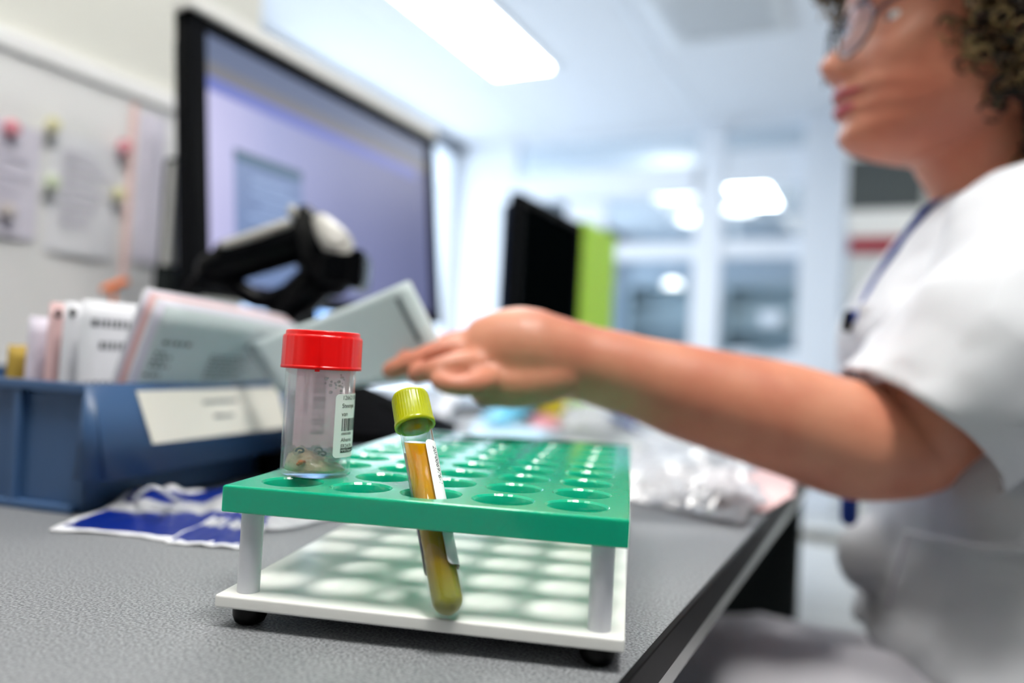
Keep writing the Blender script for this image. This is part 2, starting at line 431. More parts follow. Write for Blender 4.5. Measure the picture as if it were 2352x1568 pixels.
# lamps hanging in the room beyond
for k, (u, v, y, r) in enumerate([(1545, 440, 6.3, 0.2), (1600, 500, 7.2, 0.17), (1700, 476, 7.0, 0.14), (1688, 565, 7.6, 0.17), (1545, 650, 8.0, 0.10)]):
    rr = R0 * ((u - 1176) / FPX) + R1 * ((v - 784) / FPX) + R2; p = V((0, 0, CAMZ)) + rr * (y / rr.y)
    t = thing('pendant_lamp', ['big round lit lamp beyond the glass, highest of them', 'round lit lamp beyond the glass, just left of the white mullion', 'small round lit lamp beyond the glass, top of the right pane', 'round lit lamp beyond the glass at the mid rail of the right pane', 'small lit lamp beyond the glass in the lower left pane'][k], 'lamp', p, group='round lamps beyond the partition')
    part('shade', MB().lathe([(0, 0.03), (r * 0.5, 0.03), (r, -0.02), (r * 0.97, -0.03), (0, -0.03)], 24, Matrix.Translation(p)), 'lamp_far', t)
    part('cord', MB().tube([p + V((0, 0, 0.03)), V((p.x, p.y, CZ))], 0.004, 6), 'frame_white', t)
# wall cabinet with red stripe on the right behind the person
cb = thing('wall_cabinet', 'dark grey cabinet with white and red bands behind the person', 'cabinet', (0.3, 5.0, FZ))
def pc(u0, v0, u1, v1, Y, t=0.05):
    q = []
    for u, v in ((u0, v0), (u1, v1)):
        r = R0 * ((u - 1176) / FPX) + R1 * ((v - 784) / FPX) + R2; q.append(V((0, 0, CAMZ)) + r * (Y / r.y))
    a, b_ = q; return MB().box(((a.x + b_.x) / 2, Y + t / 2, (a.z + b_.z) / 2), (abs(b_.x - a.x), t, abs(b_.z - a.z)))
part('carcass', MB().box((1.2, 5.12, (FZ + 1.75) / 2), (2.75, 0.2, 1.75 - FZ)), 'cabinet_light', cb)
part('upper_door', pc(1950, 365, 2120, 478, 4.96), 'cabinet_dark', cb, 'dark grey door')
part('white_band', pc(1950, 482, 2120, 540, 4.96), 'shell_white', cb, 'white band')
part('red_band', pc(1950, 545, 2120, 578, 4.94), 'red_stripe', cb, 'dark red band')
part('lower_door', pc(1950, 582, 2120, 840, 4.96), 'cabinet_light', cb)
part('top_panel', pc(1950, 200, 2120, 358, 4.97), 'shell_white', cb)

# ceiling lamps and vent
lamps = [(-2.008, 3.10, 1.9, 0.36, 'lamp', 'long rectangular ceiling light panel, the one seen whole above the bench'),
         (0.30, 0.05, 0.55, 0.46, 'lamp_main', 'short ceiling light panel right above the rack, over the view'),
         (-0.50, -0.30, 0.6, 0.30, 'lamp', 'added short ceiling light panel beside the near wall, over the bench'),  # unseen panel put in to brighten the notice board wall
         (1.9, 2.9, 1.5, 0.36, 'lamp', 'ceiling light panel above and behind the seated person'),
         (-0.9, 1.75, 1.2, 0.36, 'lamp', 'added ceiling light panel over the bench, above the monitors'),  # out of view, added to light the near thigh
         (1.25, 4.2, 1.2, 0.36, 'lamp', 'added ceiling light panel near the dark cabinet, right of the view'),  # off-view panel added to lift the background room
         (-1.2, 7.3, 1.5, 0.36, 'lamp', 'added ceiling light panel beyond the glazed partition, left one'),  # this panel and the next added to brighten the partition panes
         (0.6, 7.3, 1.5, 0.36, 'lamp', 'added ceiling light panel beyond the glazed partition, right one')]
for x, y, ly, lx, lm_, lab in lamps:
    t = thing('ceiling_light', lab, 'lamp', (x, y, CZ - 0.02), group='ceiling light panels')
    part('frame', MB().box((x, y, CZ - 0.008), (lx + 0.06, ly + 0.06, 0.016)), 'frame_white', t)
    part('diffuser', MB().box((x, y, CZ - 0.02), (lx, ly, 0.012), bev=0.004), lm_, t)
t = thing('ceiling_vent', 'pale grey square air vent in the ceiling', 'vent', (-0.79, 3.70, CZ))
part('frame', MB().box((-0.79, 3.70, CZ - 0.01), (0.6, 0.6, 0.02)), 'grille', t)
for k in range(6): part('slat', MB().box((-0.79, 3.48 + k * 0.09, CZ - 0.028), (0.52, 0.05, 0.012), rot=Matrix.Rotation(0.4, 3, 'X')), 'grille', t)
# ceiling rail grid
m = MB()
for x in (-2.4, -1.2, 0.0, 1.2): m.box((x, 2.5, CZ - 0.002), (0.02, 9, 0.006))
struct('trim_2', m, 'frame_white')

# ------------------------------------------------------------------ bench
XE = -0.0745
bt = thing('laboratory_bench', 'long grey speckled laboratory bench with black edge', 'bench', (-0.45, 1.2, FZ))
part('worktop', MB().box(((XE - 0.895) / 2, 1.3, -0.0075), (XE + 0.895 - 0.003, 4.2, 0.015), bev=0.0008), 'bench_top', bt)
part('edge_band', MB().box((XE - 0.001, 1.3, -0.0078), (0.004, 4.2, 0.0152), bev=0.0006), 'laminate_edge', bt, 'black edge band')
part('front_rail', MB().box((XE - 0.012, 1.3, -0.0225), (0.02, 4.2, 0.013), bev=0.001), 'aluminium', bt, 'bare aluminium rail')
part('apron', MB().box((XE - 0.06, 1.3, -0.055), (0.02, 4.2, 0.07)), 'pedestal', bt)
for y, x_ in ((-0.7, -0.47), (1.2, -0.402), (3.3, -0.75)): part('leg', MB().box((x_, y, (FZ - 0.03) / 2), (0.6, 0.04, -FZ - 0.03)), 'pedestal', bt)
part('back_panel', MB().box((-0.8, 1.3, -0.3), (0.02, 4.2, 0.54)), 'pedestal', bt)

# ------------------------------------------------------------------ test tube rack
RA = math.radians(17.0986)
RO = V((-0.22092, 0.21219, 0.05312))            # plate top, front left corner
RM = Matrix.Translation(RO) @ Matrix.Rotation(RA, 4, 'Z')
PW, PD, PT = 0.15094, 0.26092, 0.01012
HP, TB, FT = 0.03063, 0.00487, 0.0075
MX, MY, CX, CY = 0.01947, 0.01846, 0.028, 0.028
def plate():
    m = MB(); nx, ny = 5, 9; e = 0.0007; N = 12
    xs = [e] + [MX + CX * (i + 0.5) for i in range(nx - 1)] + [PW - e]
    ys = [e] + [MY + CY * (j + 0.5) for j in range(ny - 1)] + [PD - e]
    rh, rc = 0.0114, 0.0121
    for zf in (1, -1):
        for i in range(nx):
            for j in range(ny):
                cx, cy = MX + CX * i, MY + CY * j
                x0, x1, y0, y1 = xs[i], xs[i + 1], ys[j], ys[j + 1]
                P = []
                for k in range(N): P.append((x0 + (x1 - x0) * k / N, y0))
                for k in range(N): P.append((x1, y0 + (y1 - y0) * k / N))
                for k in range(N): P.append((x1 - (x1 - x0) * k / N, y1))
                for k in range(N): P.append((x0, y1 - (y1 - y0) * k / N))
                n = len(P); vs = []; z = 0 if zf > 0 else -PT
                ring = lambda r, zz: [V((cx + r * math.cos(a), cy + r * math.sin(a), zz)) for a in A]
                A = [math.atan2(q[1] - cy, q[0] - cx) for q in P]
                
                rings = [[V((q[0], q[1], z)) for q in P], ring(rc, z), ring(rh, z - zf * 0.0008), ring(rh, -PT / 2)]
                for rr in rings: vs += rr
                for a in range(3):
                    fs = [(a * n + k, a * n + (k + 1) % n, (a + 1) * n + (k + 1) % n, (a + 1) * n + k) for k in range(n)]
                    m.add(vs if a == 0 else [], [[q for q in f] for f in fs] if a == 0 else [], 0, False) if a == 0 else None
                    if a > 0:
                        o = len(m.v) - 4 * n
                        for f in fs: m.f.append([q + o for q in f]); m.m.append(0); m.sm.append(a == 2)
    # outer wall with small chamfers, point for point along the cell borders
    per = []
    for i in range(nx):
        for k in range(N): per.append((xs[i] + (xs[i + 1] - xs[i]) * k / N, e))
    for j in range(ny):
        for k in range(N): per.append((PW - e, ys[j] + (ys[j + 1] - ys[j]) * k / N))
    for i in range(nx - 1, -1, -1):
        for k in range(N): per.append((xs[i + 1] - (xs[i + 1] - xs[i]) * k / N, PD - e))
    for j in range(ny - 1, -1, -1):
        for k in range(N): per.append((e, ys[j + 1] - (ys[j + 1] - ys[j]) * k / N))
    def off(q, o):
        x = q[0] + (-o if q[0] <= e + 1e-9 else (o if q[0] >= PW - e - 1e-9 else 0))
        y = q[1] + (-o if q[1] <= e + 1e-9 else (o if q[1] >= PD - e - 1e-9 else 0))
        return x, y
    rings = [[V((*off(q, o), z)) for q in per] for o, z in ((0, 0), (e * 0.7, -e * 0.3), (e, -e), (e, -PT + e), (e * 0.7, -PT + e * 0.3), (0, -PT))]
    m.loft(rings, cap=False, smooth=False)
    return m.xf(RM)
rack = thing('test_tube_rack', 'green and white test tube rack standing in front on the bench', 'rack', RM @ V((PW / 2, PD / 2, -RO.z)))
part('top_plate', plate(), 'rack_green', rack, 'green perforated top plate')
zb = -PT - HP
m = MB().box((PW / 2, PD / 2 + 0.0002, zb - TB / 2), (PW + 0.0008, PD + 0.0006, TB), bev=0.0008).xf(RM)
part('base_plate', m, 'base_white', rack, 'white base plate')
for (x, y) in ((0.0088, 0.0078), (PW - 0.0088, 0.0078), (0.0088, PD - 0.0078), (PW - 0.0088, PD - 0.0078)):
    part('post', MB().lathe([(0.0042, zb), (0.0042, -PT)], 40, RM @ Matrix.Translation((x, y, 0))), 'post_white', rack, 'white round post')
for (x, y) in ((0.009, 0.010), (PW - 0.009, 0.010), (0.009, PD - 0.010), (PW - 0.009, PD - 0.010)):
    b0 = zb - TB
    part('foot', MB().lathe([(0, b0 - FT), (0.0042, b0 - FT), (0.0056, b0 - FT + 0.0009), (0.0064, b0 - FT + 0.003), (0.0066, b0 - 0.001), (0.0066, b0), (0, b0)], 32, RM @ Matrix.Translation((x, y, 0))), 'rubber', rack, 'black rubber foot')

# ------------------------------------------------------------------ wrapping flat artwork round a cylinder
def wrap(mb, r, a0, M, flip=False):
    """x runs round the cylinder (metres along the arc), y runs up"""
    out = MB(); out.f = [list(f) for f in mb.f]; out.m = list(mb.m); out.sm = [True] * len(mb.f)
    for p in mb.v:
        a = a0 + (-p.x if flip else p.x) / r
        out.v.append(M @ V((r * math.cos(a) + 0, r * math.sin(a), p.y)))
    return out
def rrect(w, h, r, n=24, x0=0, y0=0):
    """rounded rectangle as a grid strip so that it can be wrapped"""
    m = MB(); cols = []
    xs = [w * k / n for k in range(n + 1)]
    extra = [r * (1 - math.cos(PI / 2 * k / 6)) for k in range(1, 6)]
    xs = sorted(set(xs + extra + [w - q for q in extra]))
    for x in xs:
        d = 0
        if x < r: d = r - math.sqrt(max(0, r * r - (r - x) ** 2))
        elif x > w - r: d = r - math.sqrt(max(0, r * r - (x - w + r) ** 2))
        cols.append((x, d, h - d))
    vs = []
    for x, a, b in cols: vs += [V((x0 + x, y0 + a, 0)), V((x0 + x, y0 + b, 0))]
    fs = [(2 * i, 2 * i + 2, 2 * i + 3, 2 * i + 1) for i in range(len(cols) - 1)]
    return m.add(vs, fs, 0, True)
def bars(x0, y0, w, h, seed=1, n=34):
    rnd = random.Random(seed); m = MB(); x = 0
    while x < w:
        b = rnd.choice((0.00016, 0.00016, 0.0003, 0.00045)); m.add([(x0 + x, y0, 0), (x0 + x + b, y0, 0), (x0 + x + b, y0 + h, 0), (x0 + x, y0 + h, 0)], [(0, 1, 2, 3)])
        x += b + rnd.choice((0.00018, 0.00018, 0.0003, 0.0005))
    return m
def shift(m, x, y): m.v = [V((p.x + x, p.y + y, p.z)) for p in m.v]; return m

# ------------------------------------------------------------------ specimen jar
JC = RM @ V((0.01911, 0.03973, 0.0))
JR = 0.0143
JM = Matrix.Translation(JC)
jar = thing('specimen_jar', 'clear plastic specimen jar with red screw lid on the green rack', 'jar', JC)
body = [(0, 0.0005), (JR - 0.0015, 0.0003), (JR - 0.0004, 0.0009), (JR, 0.0022), (JR + 0.0002, 0.046), (JR - 0.001, 0.0465), (JR - 0.0009, 0.052)]
inner = [(JR - 0.0019, 0.052), (JR - 0.001, 0.045), (JR - 0.0012, 0.0035), (JR - 0.003, 0.0021), (0, 0.0021)]
part('body', MB().lathe(body + inner, 72, JM), 'jar_plastic', jar, 'clear plastic body')
# lid: eight broad facets with ribs
LR = 0.0161
def lid():
    m = MB(); seg = 144; rings = []
    prof = [(LR + 0.0006, 0.0445), (LR + 0.0006, 0.0455), (LR + 0.0001, 0.0460), (LR, 0.0575), (LR - 0.0003, 0.0582), (LR - 0.0007, 0.0586), (LR - 0.0008, 0.0600), (LR - 0.0012, 0.0604), (LR - 0.003, 0.0605), (0, 0.0605)]
    for r, z in prof:
        ring = []
        for k in range(seg):
            a = 2 * PI * k / seg; rr = r
            if 0.0459 < z < 0.0583:
                q = (k % 36)
                if q in (0, 1): rr += 0.00035
                elif q in (12, 13, 20, 21): rr += 0.00022
            ring.append(V((rr * math.cos(a), rr * math.sin(a), z)))
        rings.append(ring)
    for r, z in [(LR - 0.0018, 0.0445), (LR - 0.0018, 0.058), (0, 0.058)][::-1]: pass
    m.loft(rings, cap=False); t = MB().lathe([(LR + 0.0006, 0.0445), (LR - 0.0012, 0.0445), (LR - 0.0012, 0.0585), (0, 0.0585)], seg); m.merge(t)
    m.box((-0.0003, -LR - 0.0001, 0.0443), (0.002, 0.0008, 0.0012), bev=0.0002)
    return m.xf(JM @ Matrix.Rotation(0.62, 4, 'Z'))
lo = part('lid', lid(), 'red_plastic', jar, 'red screw lid'); bevel(lo, 0.0001, 1)
# angle of the camera as seen from the jar
vc = V((0, 0, 0)) - V((JC.x, JC.y, 0)); AC = math.atan2(vc.y, vc.x)
# front sticker sits on the right of the visible side; x grows to the right (counter-clockwise seen from above)
rs = JR + 0.00035
sa = AC + 0.46
SW, SH, SY = 0.024, 0.0262, 0.0087
st = part('sticker', wrap(rrect(SW, SH, 0.0018, 30, 0, SY), rs, sa, JM), 'sticker', jar, 'white printed sticker')
ink = MB()
rows = [('12662158', 0.0022, 0.0325), ('Steenpe', 0.0023, 0.0292), ('van', 0.0023, 0.0258)]
for s, sz, y in rows: ink.merge(shift(textmesh(s, sz * 1.15), 0.0033, y))
ink.merge(bars(0.0036, 0.0196, 0.015, 0.0052, 3))
ink.merge(shift(textmesh('0000000000', 0.0014), 0.0036, 0.0180))
ink.merge(shift(textmesh('Afname:', 0.0023), 0.0036, 0.0152))
ink.merge(shift(textmesh('ER2A/04', 0.0022), 0.0036, 0.0127))
for k in range(24): x_ = 0.0036 + 0.0006 * k; ink.add([(x_, 0.0107, 0), (x_ + 0.0006, 0.0107, 0), (x_ + 0.0006, 0.0125, 0), (x_, 0.0125, 0)], [(0, 1, 2, 3)])
part('lettering', wrap(ink, rs + 0.00006, sa, JM), 'ink', st)
wh = shift(textmesh('MMB Diepen', 0.0015), 0.0038, 0.0111)
part('lettering', wrap(wh, rs + 0.00012, sa, JM), 'sticker', st, 'white letters on black')
# the back sticker seen through the jar, its underside towards us
rb = JR + 0.0003
bk = part('sticker', wrap(rrect(0.026, 0.037, 0.001, 30, -0.013, 0.0095), rb, AC + PI - 0.12, JM), 'sticker_pink', jar, 'pale pink sticker on the far side')
ink = MB()
q = textmesh('20F006973', 0.0026)
q.v = [V((-p.y, p.x, 0)) for p in q.v]; shift(q, 0.0085, 0.024); q2 = bars(0, 0, 0.026, 0.0055, 9)
q2.v = [V((p.y, p.x, 0)) for p in q2.v]; shift(q2, -0.001, 0.0155)
part('lettering', wrap(q.merge(q2), rb - 0.0004, AC + PI - 0.12, JM), 'ink_pale', bk)
# contents
def blobby(cx, cy, r, h, seed, tilt=0.0):
    m = MB(); n = 40; rings = []
    for i in range(9):
        t = i / 8; z = h * math.sin(t * PI / 2); rr = r * math.cos(t * PI / 2) ** 0.6
        ring = []
        for k in range(n):
            a = 2 * PI * k / n; x = rr * math.cos(a); y = rr * math.sin(a)
            k_ = 1 + 0.28 * noise.noise(V((x * 400, y * 400, z * 400 + seed)))
            zz = z * (1 + tilt * (x * math.cos(AC + PI / 2) + y * math.sin(AC + PI / 2)) / r) * k_
            ring.append(V((cx + x * (0.9 + 0.1 * k_), cy + y * (0.9 + 0.1 * k_), 0.0024 + zz)))
        rings.append(ring)
    return m.loft(rings, True).xf(JM)
part('sediment', blobby(0, 0, JR - 0.0018, 0.0062, 3, -0.75), 'specimen', jar, 'beige lumpy deposit')
tdir = V((math.cos(AC - PI / 2), math.sin(AC - PI / 2), 0)); cdir = V((math.cos(AC), math.sin(AC), 0))
m = MB()
for i, (a, b, z, r) in enumerate([(-0.0, 0.0117, 0.0065, 0.0013), (0.0008, 0.0118, 0.0058, 0.001), (-0.0012, 0.0119, 0.0068, 0.0008)]):
    m.ball(JC + tdir * (0.0058 + a) + cdir * (b - 0.0006) + V((0, 0, z)), (r, r, r * 0.8))
part('spot', m, 'specimen_spot', jar, 'rust brown spot')
m = MB()
rnd = random.Random(5)
for i in range(46):
    a = rnd.uniform(0, 2 * PI); rr = (JR - 0.003) * math.sqrt(rnd.random()); s = rnd.uniform(0.0006, 0.0019)
    m.ball(JC + V((rr * math.cos(a), rr * math.sin(a), 0.0055 + rnd.random() * 0.0055)), (s, s * rnd.uniform(0.7, 1.2), s * rnd.uniform(0.6, 1)), seg=12)
part('gel', m, 'gel_clear', jar, 'clear jelly bubbles')
m = MB()
for a0, z0 in ((-0.0012, 0.0112), (-0.0028, 0.0098), (0.0062, 0.0108)):
    c0 = JC + tdir * a0 + cdir * 0.0085 + V((0, 0, z0))
    pts = [c0 + tdir * (0.0018 * math.cos(k * 0.6)) * (1 - k / 14) + V((0, 0, 0.0013 * math.sin(k * 0.6) * (1 - k / 14))) for k in range(10)]
    m.tube(pts, [0.00045] * 10, 8)
part('dark_streak', m, 'gel_dark', jar, 'dark curled streaks')
m = MB()
for i in range(26):
    a = AC + rnd.uniform(0.15, 0.85); z = rnd.uniform(0.034, 0.0435); s = rnd.uniform(0.0003, 0.0008)
    p = JC + V(((JR - 0.0017) * math.cos(a), (JR - 0.0017) * math.sin(a), z)); m.ball(p, s, seg=8)
part('droplets', m, 'gel_clear', jar, 'droplets inside the wall')

# ------------------------------------------------------------------ sample tube leaning in the third front hole
TR = 0.0065
rz = -PT - HP
TBp = atz(1027, 1376, RO.z + rz + TR + 0.0002)
TL = 0.0870
r_ = (R0 * ((938 - 1176) / FPX) + R1 * ((893 - 784) / FPX) + R2); oc = V((0, 0, CAMZ)) - TBp
aa = r_.dot(r_); bb = 2 * r_.dot(oc); cc = oc.dot(oc) - TL * TL
TT = V((0, 0, CAMZ)) + r_ * ((-bb + math.sqrt(bb * bb - 4 * aa * cc)) / 2 / aa)
ax = (TT - TBp).normalized()
side = R2.cross(ax).normalized(); fwd = ax.cross(side).normalized()
TM = Matrix.Translation(TBp) @ Matrix(((side.x, fwd.x, ax.x, 0), (side.y, fwd.y, ax.y, 0), (side.z, fwd.z, ax.z, 0), (0, 0, 0, 1)))
tube = tag(bpy.data.objects.new('sample_tube', None), 'round-bottomed sample tube of amber liquid with lime cap, leaning in the rack', 'tube')
COL.objects.link(tube); tube.matrix_world = Matrix.Translation((0, 0, HB)) @ TM; ORG[tube.name] = V((0, 0, 0))
hemi = [(TR * math.sin(a), -TR * math.cos(a)) for a in [PI / 2 * k / 12 for k in range(13)]]
ri = TR - 0.0009
hemi_i = [(ri * math.sin(a), -ri * math.cos(a)) for a in [PI / 2 * k / 12 for k in range(13)]]
part('glass', MB().lathe(hemi + [(TR, 0.0792), (ri, 0.0792)] + hemi_i[::-1], 64), 'tube_glass', tube, 'clear glass wall')
rl = ri - 0.00005
lv = 0.0621
# the liquid's surface stays level although the tube leans
lz = V((0, 0, 1)); inv = TM.to_3x3().inverted() @ lz
rings = [[V((rl * math.sin(a) * math.cos(b), rl * math.sin(a) * math.sin(b), -rl * math.cos(a))) for b in [2 * PI * k / 48 for k in range(48)]] for a in [PI / 2 * (j + 0.3) / 10 for j in range(10)]]
for z in (0.0, 0.02, 0.04): rings.append([V((rl * math.cos(2 * PI * k / 48), rl * math.sin(2 * PI * k / 48), z)) for k in range(48)])
top = []
for k in range(48):
    x, y = rl * math.cos(2 * PI * k / 48), rl * math.sin(2 * PI * k / 48)
    top.append(V((x, y, lv - (inv.x * x + inv.y * y) / inv.z)))
rings.append(top)
part('liquid', MB().loft(rings, True), 'urine', tube, 'amber liquid')
# lime cap, open below, finely ribbed
def cap():
    m = MB(); seg = 160; CR = 0.0078; rings = []
    for r, z, rib in [(CR + 0.0004, 0.0693, 0), (CR + 0.0005, 0.0703, 0), (CR + 0.0004, 0.0714, 0), (CR, 0.0718, 1), (CR - 0.0002, 0.0820, 1), (CR - 0.0003, 0.0830, 0), (CR - 0.0008, 0.0840, 0), (CR - 0.0018, 0.0845, 0), (0, 0.0845, 0)]:
        rings.append([V(((r + (0.00012 if rib and k % 4 < 2 else 0)) * math.cos(2 * PI * k / seg), (r + (0.00012 if rib and k % 4 < 2 else 0)) * math.sin(2 * PI * k / seg), z)) for k in range(seg)])
    m.loft(rings, False)
    m.merge(MB().lathe([(CR + 0.0004, 0.0693), (CR - 0.0009, 0.0695), (CR - 0.0009, 0.0760), (TR + 0.00008, 0.0762), (TR + 0.00008, 0.0802), (0, 0.0802)], seg))
    return m
part('cap', cap(), 'lime_cap', tube, 'lime green cap')
part('plug', MB().lathe([(0, 0.0680), (0.0050, 0.0680), (0.0054, 0.069), (0.0055, 0.0792), (0, 0.0792)], 48), 'lime_cap', tube, 'lime green stopper inside the glass')
ca = TM.inverted() @ V((0, 0, CAMZ)); ACt = math.atan2(ca.y, ca.x)
sr = TR + 0.0002
a0 = ACt + 0.42
ts = part('sticker', wrap(rrect(0.027, 0.050, 0.002, 30, 0, 0.0105), sr, a0, Matrix.Identity(4)), 'sticker', tube, 'white sticker wrapping the right side')
q = textmesh('20F006976-1', 0.0031); q.v = [V((p.y, -p.x, 0)) for p in q.v]; shift(q, 0.0032, 0.0580)
q3 = textmesh('12662158', 0.0026); q3.v = [V((p.y, -p.x, 0)) for p in q3.v]; shift(q3, 0.0066, 0.0580)
q2 = bars(0, 0, 0.034, 0.006, 12); q2.v = [V((p.y, -p.x, 0)) for p in q2.v]; shift(q2, 0.0098, 0.0580)
part('lettering', wrap(q.merge(q2).merge(q3), sr + 0.00005, a0, Matrix.Identity(4)), 'ink', ts)

# ------------------------------------------------------------------ blue bin with papers
BO = V((-0.428, 0.303, 0.0)); bu = V((-0.195, 0.981, 0)).normalized(); bn = V((bu.y, -bu.x, 0))   # bu along the label face, bn outwards to the right
BH, BL, BDp = 0.078, 0.205, 0.24
def bp(n, u, z): return BO + bn * n + bu * u + V((0, 0, z))
bin_ = thing('storage_bin', 'blue plastic storage bin of papers with a cream label card', 'bin', bp(-BDp / 2, BL / 2, 0))
BR = Matrix(((bn.x, bu.x, 0), (bn.y, bu.y, 0), (0, 0, 1)))
def slab(n0, n1, u0, u1, z0, z1, bev=0.001, m=None):
    m = m or MB(); return m.box(bp((n0 + n1) / 2, (u0 + u1) / 2, (z0 + z1) / 2), (abs(n1 - n0), abs(u1 - u0), abs(z1 - z0)), rot=BR, bev=bev)
m = slab(-BDp, 0, 0, BL, 0.002, 0.005)
slab(-BDp, 0.0, 0, 0.003, 0.0, BH, m=m); slab(-BDp, 0.0, BL - 0.003, BL, 0.0, BH, m=m); slab(-BDp, -BDp + 0.003, 0, BL, 0, BH, m=m); slab(-0.003, 0, 0, BL, 0, BH, m=m)
part('tub', m, 'bin_blue', bin_)
m = slab(-BDp - 0.004, 0.0, -0.006, 0.003, BH - 0.006, BH); slab(-BDp - 0.004, 0.004, BL - 0.003, BL + 0.006, BH - 0.006, BH, m=m); slab(-BDp - 0.006, -BDp + 0.003, -0.006, BL + 0.006, BH - 0.006, BH, m=m)
part('rim', m, 'bin_blue', bin_)
for n in (-0.05, -0.10, -0.15, -0.20): part('rib', slab(n - 0.003, n + 0.003, -0.005, 0.001, 0.004, BH - 0.004), 'bin_blue', bin_)
part('foot_rail', slab(-BDp, -0.004, -0.006, 0.001, 0.0, 0.005), 'bin_blue', bin_)
# label holder: sloping front face with rounded near corner
def front(z0, z1, o0, o1):
    prof = []
    for o in (o0, o1):
        pts = [V((0.001, -o * 0.25 - 0.005, 0)), V((o * 0.45, -o * 0.25 - 0.005, 0)), V((o * 0.85, -o * 0.1 - 0.002, 0)), V((o, 0.008, 0)), V((o, BL * 0.5, 0)), V((o, BL - 0.004, 0)), V((o * 0.6, BL + 0.004, 0)), V((0.0, BL + 0.006, 0))]
        prof.append(pts)
    n = 2; rings = []
    for t in range(2):
        z = (z0, z1)[t]; rings.append([bp(p.x, p.y, z) for p in smoothpath(prof[t], 5)])
    inn = [[bp(p.x - 0.0025, p.y + (0.0025 if p.y < 0.02 else -0.0015 if p.y > BL - 0.02 else 0), (z0, z1)[t]) for p in smoothpath(prof[t], 5)] for t in range(2)]
    m = MB(); R = [rings[0], rings[1], inn[1], inn[0], rings[0]]; m.loft(R, cap=False, closed=False); return m
part('front_panel', front(0.022, BH, 0.020, 0.004), 'bin_blue', bin_)
# cream card in the holder, on the slope
def onfront(u, z, off=0.0008): 
    t = (z - 0.026) / (BH - 0.026); return bp(0.020 + (0.004 - 0.020) * t + off, u, z)
m = MB().loft([[onfront(0.036, 0.040), onfront(0.030, 0.0735)], [onfront(0.196, 0.040), onfront(0.194, 0.0735)]], cap=False, closed=False, smooth=False)
lc = part('label_card', m, 'paper_cream', bin_, 'cream label card')
m = MB()
def dash(m, u0, u1, z0, z1, off=0.0014, fn=onfront): m.loft([[fn(u0, z0, off), fn(u0, z1, off)], [fn(u1, z0, off), fn(u1, z1, off)]], cap=False, closed=False, smooth=False)
rnd = random.Random(4)
for (z, a, b) in ((0.0632, 0.092, 0.132), (0.0528, 0.102, 0.124)):
    u = a
    while u < b: w = rnd.uniform(0.0012, 0.0022); dash(m, u, u + w, z, z + rnd.uniform(0.0018, 0.0028)); u += w + 0.0007
part('lettering', m, 'print_grey', lc)
m = MB(); slab(-0.001, 0.018, 0.004, BL - 0.004, 0.0262, 0.0285, m=m)
part('front_lip', m, 'bin_blue', bin_)

# papers standing in the bin. Each sheet: near edge offset n, lean, size
def sheet(n, u0, u1, z0, z1, lean, th=0.0006, bend=0.0, sh=0.0, name='request_form', matn='paper', label='', hole=False, lines=None, group='papers in the blue bin', curl=0.0):
    """n: position across the bin, lean: shift of the top towards +n, sh: shift of the top along u"""
    def P(a, b, o=0.0):
        u = u0 + (u1 - u0) * a; z = z0 + (z1 - z0) * b
        k = b * b * curl + bend * math.sin(a * PI) * b
        return bp(n + lean * b + k + o, u + sh * b, z - (0.006 * a * b if bend else 0))
    A = [i / 10 for i in range(11)]
    f = MB().loft([[P(a, b, th / 2) for b in A] for a in A], cap=False, closed=False)
    bk = MB().loft([[P(a, b, -th / 2) for b in A] for a in A], cap=False, closed=False)
    f.merge(bk)
    per = [(a, 0) for a in A] + [(1, b) for b in A[1:]] + [(a, 1) for a in A[::-1][1:]] + [(0, b) for b in A[::-1][1:-1]]
    f.loft([[P(a, b, th / 2) for a, b in per], [P(a, b, -th / 2) for a, b in per]], cap=False, smooth=False)
    o = single(name, f, matn, label, 'paper', loc=P(0.5, 0), group=group)
    if hole:
        h = MB(); c = P(0.0, 1, th / 2 + 0.0006) + bu * 0.006 - V((0, 0, 0.007))
        h.add([c + bu * (0.003 * math.cos(2 * PI * k / 20)) + V((0, 0, 0.003 * math.sin(2 * PI * k / 20))) for k in range(20)], [list(range(20))])
        part('punched_hole', h, 'ink', o, 'dark punched hole')
    if lines:
        g = MB()
        for (a0, a1, b0, b1) in lines:
            a = a0
            while a < a1:
                w = rnd.uniform(0.01, 0.03); e = min(a + w, a1)
                g.loft([[P(a, b0, th / 2 + 0.0004), P(a, b1, th / 2 + 0.0004)], [P(e, b0, th / 2 + 0.0004), P(e, b1, th / 2 + 0.0004)]], cap=False, closed=False, smooth=False); a = e + 0.012
        part('print', g, 'print_dark', o)
    return o
rows = [(0.10, 0.42, 0.60, 0.635)] + [(0.03, 0.16, 0.50 - k * 0.055, 0.515 - k * 0.055) for k in range(7)]
cards = [(-0.100, 'paper_yellow', 0.098, 'yellowish brown card, rearmost in the blue bin', False, None, 0.0),
 (-0.084, 'paper_lilac', 0.118, 'lilac grey card, second from the back of the blue bin', False, None, 0.0),
 (-0.068, 'paper_pink', 0.128, 'pink card with a punched hole, standing at the left of the bin', True, None, 0.0),
 (-0.056, 'paper', 0.129, 'white card with a punched hole, just right of the pink one', True, None, 0.0),
 (-0.042, 'paper', 0.131, 'white form with faint printed lines beside the punched white card', False, [(0.05, 0.5, 0.86, 0.90), (0.1, 0.45, 0.74, 0.78)] + [(0.03, 0.5, 0.55 - k * 0.06, 0.565 - k * 0.06) for k in range(7)], 0.002)]
for n, mt, h, lab, hl, ln, ln_ in cards: sheet(n, 0.030, 0.195, 0.006, h, 0.002, matn=mt, label=lab, hole=hl, lines=ln)
